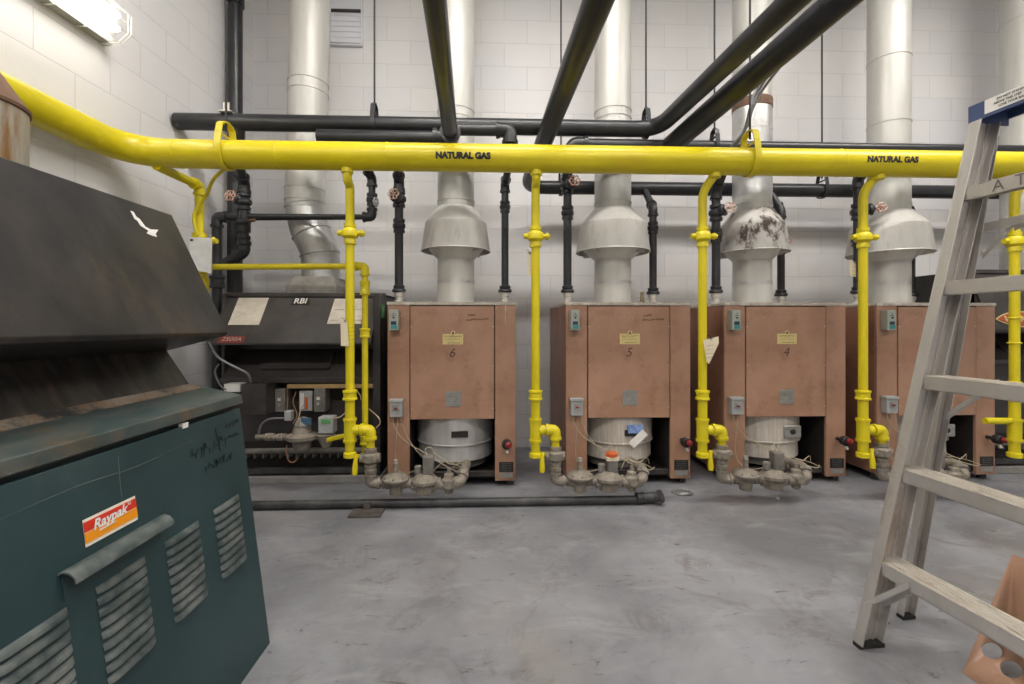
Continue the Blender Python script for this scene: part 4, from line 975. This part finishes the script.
# left pipework at the heater
Ya = 3.32
t = thing('water_manifold', 'black pipework with red handwheel beside the left rear corner', 'pipe', P(218, 300, Ya))
mb = MB()
A0 = P(240, 126, P1Y); A1 = P(239, 164, Ya-.12); A2 = P(244, 184, Ya); A3 = P(244, 252, Ya); A4 = P(217, 268, Ya)
mb.sweep(fillet([A0, A1, A2, A3, A4], .05), .032, 18); mb.build('valve_leg', M['black'], t)
B0 = P(372, 178, Ya); B1 = P(372, 217, Ya); B2 = P(217, 217, Ya); B3 = P(217, 330, Ya)
mb = MB(); mb.sweep(fillet([P(352, 146, Ya-.2), P(372, 178, Ya), B1, V((B1.x-.0, Ya, B1.z)), B2, B3], .05), .026, 18); mb.build('cross_pipe', M['black'], t)
mb = MB(); mb.cyl(B2-V((0,0,.05)), V((B3.x, B3.y, .0)), .033, 18); mb.build('vertical_pipe', M['black'], t)
mb = MBS()
elbow(mb, A1, A2, A3, .033, .05); elbow(mb, A2, A3, A4, .033, .055); elbow(mb, B1, B2, B3, .030, .06); elbow(mb, P(352, 146, Ya-.2), B0, B1, .027, .05); elbow(mb, B0, B1, B2, .027, .05)
mb.next(); mb.cyl(P(244, 212, Ya), P(244, 232, Ya), .043, 16); union(mb, P(244, 243, Ya), (0,0,1), .032); coupling(mb, P(217, 282, Ya), (0,0,1), .036, .09); union(mb, P(372, 200, Ya), (0,0,1), .028)
mb.next(); mb.cyl(P(238, 222, Ya-.03), P(249, 221, Ya-.06), .02, 10)
mb.build('fitting', M['black'], t)
mb = MB(); mb.cyl(P(247, 221.5, Ya-.06), P(255, 220, Ya-.08), .011, 10); mb.build('drain_nozzle', M['rust'], t)
valve_wheel(t, P(244, 202, Ya), P(230, 195.5, Ya-.05)-P(244, 202, Ya))
mb = wheel(P(376, 202, Ya-.02), (.8, -.3, 0), .028); mb.build('small_handwheel', M['grey'], t)

# black hangers
hanger(374.5, P1Y, P1Z, .054, 'black strap hanger on the double pipes above the heater flue', ztop=4.3)
hanger(561, P6Y, P6Z, .056, 'black strap hanger near the left end of the wall pipe')
hanger(646, P1Y, P1Z, .054, 'black strap hanger beside the bend of the long black pipe')
hanger(714.5, HdY, HdZ, .042, 'black strap hanger between the thick pipe and the scorched flue')
hanger(822, P6Y, P6Z, .056, 'black strap hanger on the wall pipe right of the scorched flue')
mb = MB(); xq = PX(221, 3.04); mb.box((xq-.02, P1Y-.005, P1Z+.05), (xq+.02, P1Y+.005, P1Z+.13)); mb.box((xq-.02, P1Y-.06, P1Z+.048), (xq+.06, P1Y+.06, P1Z+.056)); tag(mb.build('pipe_clip', M['nipple'], None, .001, org=(xq, P1Y, P1Z+.054)), 'small pale metal clip on top of the long black pipe near the left wall', 'clip')

# flexible conduits near the yellow hanger
mb = MB()
for (o_, k) in ((0, 0), (2.2, .02), (4.6, .04)):
    mb.sweep(curve_pts([P(735-o_, 148, MY+.22), P(745+o_*.3, 128, MY+.15), P(750+o_*.6, 108, MY+k+.1), P(757+o_*1.5, 88, MY+.1), P(770+o_*2, 68, MY), P(795+o_, 44, MY-.05), P(835, 6, MY-.15), P(900, -60, MY-.3)]), .0085, 10)
tag(mb.build('flexible_conduit', M['flex'], None, org=P(745, 126, MY+.1)), 'bundle of three thin grey flexible conduits curving behind the thick black pipe', 'cable')

# ------------------------------------------------------------------ floor pipe
fa = P(228, 501.5, 2.72); fb = P(648, 499, 2.69); fa.z = fb.z = .036; fa.x = -1.75
t = thing('floor_pipe', 'black drain pipe lying along the floor in front of the boilers', 'pipe', (0, 2.7, 0))
mb = MB(); mb.cyl(V((-1.75, 2.70, .026)), V((PX(640, 2.70), 2.70, .026)), .025, 24); mb.build('pipe', M['blackd'], t)
xe_ = PX(645, 2.70)
mb = MB(); coupling(mb, (xe_-.03, 2.70, .036), (1,0,0), .025, .05); mb.sweep(fillet([V((xe_-.02, 2.70, .036)), V((xe_+.05, 2.70, .040)), V((xe_+.09, 2.67, .055))], .04), .030, 18); mb.lathe((xe_+.075, 2.68, .05), (.7,-.5,.4), [(.030, 0), (.038, .004), (.038, .02), (.026, .022)], 16); mb.build('elbow_end', M['blackd'], t)
xs = PX(365, 2.62)
mb = MB(); mb.box((xs-.08, 2.56, 0), (xs+.10, 2.67, .012)); mb.box((xs-.02, 2.65, .0), (xs+.02, 2.668, .055)); tag(mb.build('pipe_support', M['wood'], None, .002, org=(xs, 2.58, 0)), 'small dirty steel foot plate under the floor pipe left of boiler marked 6', 'support')
c = P(682, 494, 2.85); mb = MB()
for q in range(3): mb.torus((c.x+.012*q, 2.87-.01*q, .006+.004*q), (0.05*q, .04, 1), .055-.006*q, .0035, 28, 6)
tag(mb.build('wire_coil', M['plate'], None, org=(c.x, 2.87, 0)), 'small loop of pale wire on the floor by the end of the floor pipe', 'wire')
c = P(777, 499, 2.81); c = PZ(778, 499, 0); mb = MB(); mb.lathe(c, (0,0,1), [(.012, 0), (.014, .004), (.006, .008)], 7); tag(mb.build('paper_scrap', M['white'], None, org=c), 'tiny white scrap on the floor before boiler marked 4', 'scrap')

# ------------------------------------------------------------------ big green heater, left foreground
FY = 1.568
Bb = V((-.755, FY, 0)); Tt = P(240, 408, FY)
up = (Tt-Bb)
def gp(s, z, off=0):                    # point on leaning front panel: s toward camera, height z
    n = V((1, 0, -up.x/up.z)).normalized(); return Bb+up*(z/up.z)+V((0, -s, 0))+n*off
t = thing('pool_heater', 'large dark green heater with black sloping hood in the left foreground', 'heater', (-1.2, .9, 0))
LEN = 1.5; XB = -1.85
lid = P(240, 395, FY); inn = P(198, 385, FY); inn.z = P(198, 386, FY).z
thr = P(165, 353, FY); hl = P(228, 332, FY); hu = P(172, 215, FY)
mb = MB()
poly = [V((-.775, FY-.01, 0)), V((Tt.x-.03, FY-.01, lid.z-.02)), V((XB, FY-.01, lid.z-.02)), V((XB, FY-.01, 0))]
mb.prism(poly, (0, -LEN, 0)); mb.build('cabinet', M['greenp'], t)
mb = MB(); poly = [lid, V((lid.x+.004, FY, lid.z-.03)), V((lid.x-.02, FY, lid.z-.03)), V((XB, FY, lid.z-.0)), V((XB, FY, inn.z+.01)), V((inn.x, FY, inn.z))]
mb.prism([p+V((0, .012, 0)) for p in poly], (0, -LEN-.02, 0)); mb.build('lid', M['greenlid'], t, .003)
mb = MB(); poly = [V((inn.x-.0, FY-.03, inn.z-.005)), V((thr.x, FY-.03, thr.z+.05)), V((XB, FY-.03, thr.z+.05)), V((XB, FY-.03, inn.z-.005))]
mb.prism(poly, (0, -LEN+.04, 0)); mb.build('throat', M['throat'], t)
zt7 = hu.z
mb = MB(); poly = [hl, V((hl.x-.004, FY, hl.z-.012)), V((thr.x-.02, FY, thr.z+.0)), V((XB-.02, FY, thr.z+.0)), V((XB-.02, FY, zt7)), hu]
mb.prism(poly, (0, -LEN, 0)); hd = mb.build('hood', M['hoodblk'], t, .003)
# front panel
pn = V((1, 0, -up.x/up.z)).normalized()
mb = MB(); mb.hexa([gp(0, .0, -.015), gp(LEN, .0, -.015), gp(LEN, .0, 0), gp(0, .0, 0), gp(0, Tt.z, -.015), gp(LEN, Tt.z, -.015), gp(LEN, Tt.z, 0), gp(0, Tt.z, 0)])
fp = mb.build('front_panel', M['greenp'], t, .002)
for (s0_, s1_) in ((.067, .206), (.265, .403), (.460, .60), (.655, .795), (.85, .99)):
    mb = MB(); N = 9
    for k in range(N):
        z = .532-.0235*k-.003; n = 12
        # half round scoop, open below
        L = s1_-s0_; rows = []
        for j in range(n+1):
            w = min(1, math.sin(PI*min(max(j/n, .02), .98))*3.2); s_ = s0_+.004+(L-.008)*j/n
            rows.append([gp(s_, z, .0004), gp(s_, z-.004, .005*w), gp(s_, z-.010, .0085*w), gp(s_, z-.0135-.002*w, .009*w), gp(s_, z-.0138-.002*w, .0005)])
        vs = [[mb._v(p) for p in r_] for r_ in rows]
        for a_, b_ in zip(vs, vs[1:]):
            for q in range(4): mb.bm.faces.new([a_[q], b_[q], b_[q+1], a_[q+1]])
    mb.build('louvre_bank', M['louver'], fp)
# handle
mb = MB(); prof = []
def hp(s_, z_, o_): return gp(s_, z_, o_)
sA, sB = .402, .668; zH = .597
pro = [(0, .0), (.002, .012), (-.003, .024), (-.014, .032), (-.024, .033), (-.024, .030), (-.014, .029), (-.006, .022), (-.001, .012), (-.004, .0)]
mb.prism([hp(sA, zH+a_, b_) for a_, b_ in pro], hp(sB, zH, 0)-hp(sA, zH, 0)); h = mb.build('handle', M['louver'], fp)
mb = MB(); mb.obox(hp(sA+.01, zH-.055, .0005), hp(sB-.005, zH-.055, .0005)-hp(sA+.01, zH-.055, .0005), pn*.002, up.normalized()*.055); mb.build('handle_plate', M['greenp'], h)
# brand label
q0_, q1_ = .471, .606; zb_, zt2_ = .617, .672
def lab(s_, f0, f1, m, name, par, off=.001):
    mb = MB(); a_ = zb_+(zt2_-zb_)*f0; b_ = zb_+(zt2_-zb_)*f1
    mb.hexa([gp(q1_, a_, off), gp(q0_, a_, off), gp(q0_, a_, off+.0012), gp(q1_, a_, off+.0012), gp(q1_, b_, off), gp(q0_, b_, off), gp(q0_, b_, off+.0012), gp(q1_, b_, off+.0012)])
    return mb.build(name, m, par)
lb = lab(0, 0, 1, M['cream'], 'brand_label', fp); lb['label'] = 'red, orange and white brand label'
lab(0, .13, .50, M['orange'], 'orange_band', lb, .0018); lab(0, .53, .90, M['redlabel'], 'red_band', lb, .0018)
text_mesh('Raypak', .030, M['whitep'], 'brand_lettering', lb, lambda p, q: gp((q0_+q1_)/2+.006-p*1.0, zb_+.036+q*.95+p*.03, .0042), shear=.3, bold=.0009)
text_mesh('\u00ae', .012, M['whitep'], 'trade_mark', lb, lambda p, q: gp(q0_+.020-p, zb_+.046+q, .0042), bold=.0003)
mb = MB(); aa = gp((q0_+q1_)/2-.005, zb_+.021, .0042); bb = gp((q0_+q1_)/2+.035, zb_+.019, .0042); mb.obox(aa, bb-aa, (.0004, 0, 0), (0, 0, .0035)); mb.build('brand_underline', M['whitep'], lb)
# marker writing
mb = MB(); scribble(mb, gp(.27, .705, .001), (0, .17, 0), (0, 0, 1), 1.0, .045, 9, .0016, 11)
scribble(mb, gp(.22, .655, .001), (0, .14, 0), (0, 0, 1), 1.0, .030, 8, .0016, 12); scribble(mb, gp(.10, .752, .001), (0, .08, 0), (0, 0, 1), 1.0, .018, 6, .0016, 13); scribble(mb, gp(.09, .715, .001), (0, .06, 0), (0, 0, 1), 1.0, .014, 5, .0016, 14)
mb.sweep([gp(.145, .755, .001), gp(.135, .685, .001)], .0016, 6)
mb.build('marker_writing', M['fadedink'], fp)
mb = MB(); mb.sweep([gp(.50, .62, .0), gp(.505, .70, .0), gp(.50, .775, .0)], [.0007, .0012, .0007], 6); mb.build('scratch', M['louver'], fp)
mb = MB(); mb.sweep(curve_pts([gp(.78, .735, 0), gp(.60, .742, 0), gp(.45, .735, 0), gp(.25, .745, 0)]), .0009, 6); mb.build('scratch', M['louver'], fp)
mb = MB(); mb.prism([V((inn.x-.002, FY-.02, inn.z-.002)), V((inn.x+.022, FY-.02, inn.z-.010)), V((inn.x+.022, FY-.02, inn.z-.003)), V((inn.x-.004, FY-.02, inn.z+.012))], (0, -LEN+.05, 0)); mb.build('rusty_seam', M['seam'], t)
# paint chips on hood: white scratch mark
def hoodface(u, v, off):
    n = (V((hu.x, 0, hu.z))-V((hl.x, 0, hl.z))); n = V((n.z, 0, -n.x)).normalized(); r_ = ray(u, v); t_ = (V((hl.x, 0, hl.z))-V((0,0,EYE))).dot(n)/r_.dot(n); return V((0,0,EYE))+r_*t_+n*off
mb = MB(); pts = [(130, 211), (133, 212), (136, 217), (139, 219), (145, 227), (150, 229.5), (158, 230), (155, 234), (156.5, 237), (152, 236), (146, 233.5), (148, 231), (140, 226), (137, 221), (134, 219)]
mb.prism([hoodface(u, v, .0008) for u, v in pts], V((.001, 0, .0005))); mb.build('paint_chip', M['whitep'], hd)
mb = MB(); a_ = P(165, 436, 0.9)
for (s_, w_) in ((.285, .022),):
    mb.obox(gp(s_, Tt.z-.004, -.01), (0, w_, 0), (.012, 0, 0), (0, 0, .014))
mb.build('clip', M['whitep'], t)
# stovepipe stub on hood
sx, sy = -1.648, 1.45
mb = MB(); mb.lathe((sx, sy, 0), (0,0,1), [(.165, zt7), (.165, zt7+.32)], 44); st = mb.build('flue_collar', M['rustpipe'], t)
mb = MB(); mb.lathe((sx, sy, 0), (0,0,1), [(.165, zt7+.31), (.170, zt7+.313), (.171, zt7+.324), (.165, zt7+.33), (.085, zt7+.46), (.08, zt7+.46)], 44); mb.build('collar_cone', M['rust'], t)
mb = MB(); mb.lathe((sx, sy, 0), (0,0,1), [(.082, zt7+.45), (.082, 4.3)], 32); mb.build('flue_riser', M['rustpipe'], t)

# ------------------------------------------------------------------ stepladder
F1 = V((1.222, 1.497, 0)); ld = V((-.087, .996, 0)).normalized(); ll = V((ld.y, -ld.x, 0))   # ld away, ll lateral right
F1 = PZ(853, 644, 0)
def L(a_, b_, z_): return F1+ll*a_+ld*b_+V((0,0,z_))
HL = 1.755
def rail_far(z_): return .362*z_/HL, -.075*z_/HL         # a, b of far front rail
def rail_near(z_): return .362*z_/HL, -.56+.075*z_/HL
t = thing('stepladder', 'worn aluminium stepladder with blue top standing at the right', 'ladder', L(.15, -.25, 0))
def channel(mb, fn, z0, z1, w, fl=.026, inward=-1, th_=.003):
    (a0, b0), (a1, b1) = fn(z0), fn(z1)
    e = L(a1, b1, z1)-L(a0, b0, z0)
    mb.obox(L(a0, b0, z0), e, ll*w, ld*th_)                               # web
    for aa in (0, w-th_): mb.obox(L(a0+aa, b0, z0), e, ll*th_, ld*inward*fl)   # flanges
    mb.obox(L(a0+w*.42, b0, z0), e, ll*.012, ld*inward*.005)
    mb.obox(L(a0+w*.75, b0, z0), e, ll*.006, ld*inward*.004)
for nm, fn, inw in (('far', rail_far, -1), ('near', rail_near, 1)):
    mb = MB(); channel(mb, fn, 0.012, HL-.02, .088, inward=inw, fl=.022)
    (a0, b0), (a1, b1) = fn(.012), fn(HL-.02)
    mb.obox(L(a0-.002, b0-.004, .012), L(a1, b1, HL-.02)-L(a0, b0, .012), ll*.004, ld*.030*(1 if inw == -1 else 1)*inw)
    r_ = mb.build('front_rail', M['alu'], t, .0008)
    mb = MB(); mb.obox(L(a0-.004, b0-(.028 if inw == -1 else .004), 0), ll*.092, ld*.028, (0,0,.012)); mb.build('rubber_foot', M['rubber'], r_)
def back_far(z_):
    f_ = z_/HL; return .315+.10*f_, .165*(1-f_)-.03
def back_near(z_):
    f_ = z_/HL; return .315+.10*f_, -.72+.165*f_+.03
F2 = PZ(897, 616, 0); rel = F2-F1; A2_, B2_ = rel.dot(ll), rel.dot(ld)
T2 = P(984, 112, 1.46); rel = T2-F1; A3_, B3_ = rel.dot(ll), -.06
def back_far(z_): f_ = z_/HL; return A2_+(A3_-A2_)*f_, B2_+(B3_-B2_)*f_
def back_near(z_): f_ = z_/HL; a_, b_ = back_far(z_); return a_, -.56-b_
for fn, inw in ((back_far, -1), (back_near, 1)):
    mb = MB(); (a0, b0), (a1, b1) = fn(.012), fn(HL-.06); w = .05
    e = L(a1, b1, HL-.06)-L(a0, b0, .012)
    mb.obox(L(a0, b0, .012), e, ll*w, ld*.003); mb.obox(L(a0, b0, .012), e, ll*.003, ld*inw*.022); mb.obox(L(a0+w-.003, b0, .012), e, ll*.003, ld*inw*.022)
    r_ = mb.build('rear_leg', M['alu'], t, .0008)
    mb = MB(); mb.obox(L(a0-.003, b0-(.024 if inw == -1 else .004), 0), ll*.052, ld*.026, (0,0,.012)); mb.build('rubber_foot', M['rubber'], r_)
for k in range(1, 6):
    z_ = .305*k-.01; (a0, b0), (a1, b1) = rail_far(z_), rail_near(z_)
    p0 = L(a0, b0-.002, z_); d_ = L(a1, b1+.002, z_)-p0
    mb = MB(); mb.obox(p0+V((0,0,-.003)), d_, ll*.085, (0,0,.003))
    for q in range(7): mb.obox(p0+ll*(.006+.011*q), d_, ll*.005, (0,0,.0018))
    stp = mb.build('step', M['tread'], t)
    mb = MB(); fh = .044; mb.obox(p0+V((0,0,-fh))+ll*.0, d_, ll*.003, (0,0,fh-.002)); mb.obox(p0+V((0,0,-.03))+ll*.084, d_, ll*.003, (0,0,.028)); mb.obox(p0+V((0,0,-fh)), d_, ll*.016, (0,0,.003)); mb.build('step_nose', M['alu'], stp)
    mb = MB()
    for (aa, bb_) in ((a0-.003, b0-.012), (a1-.003, b1+.012)): mb.lathe(L(aa, bb_, z_-.02), -ll, [(.006, 0), (.005, .003)], 8)
    mb.build('rivet', M['nipple'], stp)
    if k == 5:
        e_ = -ld; base = L(a0-.0015, b0-.105, z_-.022)
        text_mesh('A TO', .048, M['pencil'], 'marker_letters', stp, lambda p, q: base-ld*p*1.0-ll*.0+V((0,0,q)), align='LEFT', space=1.25)
# braces
for k in (1,):
    z_ = .305*k-.05; (a0, b0) = rail_far(z_-.13); (a1, b1) = rail_far(z_)
    mb = MB()
    for aa in (0, .07):
        p0 = L(a0+aa, b0-.004, z_-.135); p1 = L(a1+aa, b1-.13, z_+.008); d_ = p1-p0
        mb.obox(p0, d_, ll*.014, V((0,0,.022)))
    mb.build('brace', M['alu'], t, .001)
mb = MB(); (a0, b0) = back_far(.80); p0 = L(a0+.02, b0-.02, .74); p1 = L(a0+.05, b0-.15, .875); mb.obox(p0, p1-p0, ll*.014, V((0,0,.02))); mb.build('brace', M['alu'], t, .001)
# spreader, folded
z_ = 1.36
mb = MB(); (a0, b0) = rail_far(1.31); (a1, b1) = back_far(1.42)
p0 = P(982, 259, 1.44); p1 = P(1014, 226, 1.30); mb.obox(p0, p1-p0, ll*.003, V((0, 0, .018))); mb.obox(P(1014, 231, 1.30), P(1034, 222, 1.2)-P(1014, 231, 1.30), ll*.003, V((0,0,.018)))
mb.obox(P(984, 231, 1.44), P(1030, 222, 1.2)-P(984, 231, 1.44), ll*.003, V((0,0,.026)))
mb.build('spreader', M['alu'], t, .001)
mb = MB(); 
for (u, v, yy) in ((984, 252, 1.435), (1011, 226, 1.30)): mb.lathe(P(u, v, yy), -ll, [(.006, 0), (.006, .004), (.003, .006)], 10)
mb.build('spreader_pin', M['nipple'], t)
# horizontal rear braces
for z_ in ():
    (a0, b0), (a1, b1) = back_far(z_), back_near(z_)
    mb = MB(); mb.obox(L(a0+.046, b0, z_), L(a1+.046, b1, z_)-L(a0+.046, b0, z_), ll*.003, (0,0,.025)); mb.build('rear_bar', M['alu'], t)
# cap
zc = HL-.03; (a0, b0), (a1, b1) = rail_far(HL), rail_near(HL)
mb = MB(); p0 = L(a0+.003, b0+.012, zc+.012); d_ = L(a1+.003, b1-.012, zc+.012)-p0
mb.obox(p0+V((0,0,.051)), d_, ll*.15, (0,0,.004)); mb.obox(p0, d_, ll*.004, (0,0,.052)); mb.obox(p0+ll*.146+V((0,0,.022)), d_, ll*.004, (0,0,.030)); mb.obox(p0, d_*.012, ll*.15, (0,0,.052)); mb.obox(p0+d_*.988, d_*.012, ll*.15, (0,0,.052)); cp = mb.build('top_cap', M['bluecap'], t)
mb = MB(); pp = p0+d_*.11-ll*.0015; mb.obox(pp+V((0,0,.010)), d_*.8, ll*.0015, (0,0,.044)); wl_ = mb.build('warning_label', M['whitep'], cp)
for q, tx in enumerate(('DO NOT STAND ON OR', 'ABOVE THIS STEP. YOU CAN', 'LOSE YOUR BALANCE')):
    text_mesh(tx, .0092, M['ink'], 'warning_text', wl_, lambda p, s_, q=q: pp+d_.normalized()*(.085+p)-ll*.0012+V((0,0,.043-.012*q+s_)), bold=.0003)
mb = MB(); mb.lathe(p0+d_*.52-ll*.0015+V((0,0,.035)), -ll, [(.012, 0), (.012, .001)], 16); mb.build('cap_hole', M['ink'], cp)

# ------------------------------------------------------------------ loose brown panel at right front
o = PZ(962, 673, 0); e1v = V((.28, .10, .31)); e2v = V((.10, -.99, 0)).normalized()*.42
nrm = e1v.cross(e2v).normalized()
t = thing('cover_panel', 'loose brown sheet metal cover panel with round holes, leaning under the stepladder', 'panel', o)
# sheet with holes via grid construction
mb = MB()
W = e2v.length; Hh = e1v.length*1.0; u1 = e1v.normalized(); u2 = e2v.normalized()
holes = []
for (u, v, r_) in ((1000.5, 652, .0245), (1021, 668, .0245)):
    rr = ray(u, v); tt_ = (o-V((0,0,EYE))).dot(nrm)/rr.dot(nrm); p = V((0,0,EYE))+rr*tt_-o
    holes.append((p.dot(u1), p.dot(u2), r_))
bm2 = bmesh.new()
sheet = MB(); sheet.obox(o, u1*Hh, u2*W, nrm*.003)
ob = sheet.build('sheet', M['copper'], t)
cut = MB()
for (a_, b_, r_) in holes: cut.cyl(o+u1*a_+u2*b_-nrm*.02, o+u1*a_+u2*b_+nrm*.02, r_, 28)
co = cut.build('cutter', M['ink'], t)
md = ob.modifiers.new('holes', 'BOOLEAN'); md.object = co; md.operation = 'DIFFERENCE'; md.solver = 'EXACT'
bpy.context.view_layer.update()
dg = bpy.context.evaluated_depsgraph_get(); me = bpy.data.meshes.new_from_object(ob.evaluated_get(dg)); ob.modifiers.clear(); ob.data = me
bpy.data.objects.remove(co)
bm2.free()

# ------------------------------------------------------------------ camera, view
cam = bpy.data.cameras.new('camera'); cam.sensor_width = 36; cam.lens = 36*F/1024; cam.shift_y = -(342-HY)/1024; cam.clip_start = .02
co = bpy.data.objects.new('camera', cam); C.objects.link(co); co.location = (0, 0, EYE); co.rotation_euler = (PI/2, 0, -TH); sc.camera = co
w = bpy.data.worlds.new('world'); sc.world = w; w.use_nodes = True
w.node_tree.nodes['Background'].inputs[0].default_value = (.8, .8, .85, 1); w.node_tree.nodes['Background'].inputs[1].default_value = .3
sc.view_settings.view_transform = 'Standard'; sc.view_settings.look = 'None'; sc.view_settings.gamma = 1; sc.view_settings.use_curve_mapping = False
sc.view_settings.exposure = 0.12
for ob in bpy.data.objects:
    if '_o' in ob: del ob['_o']
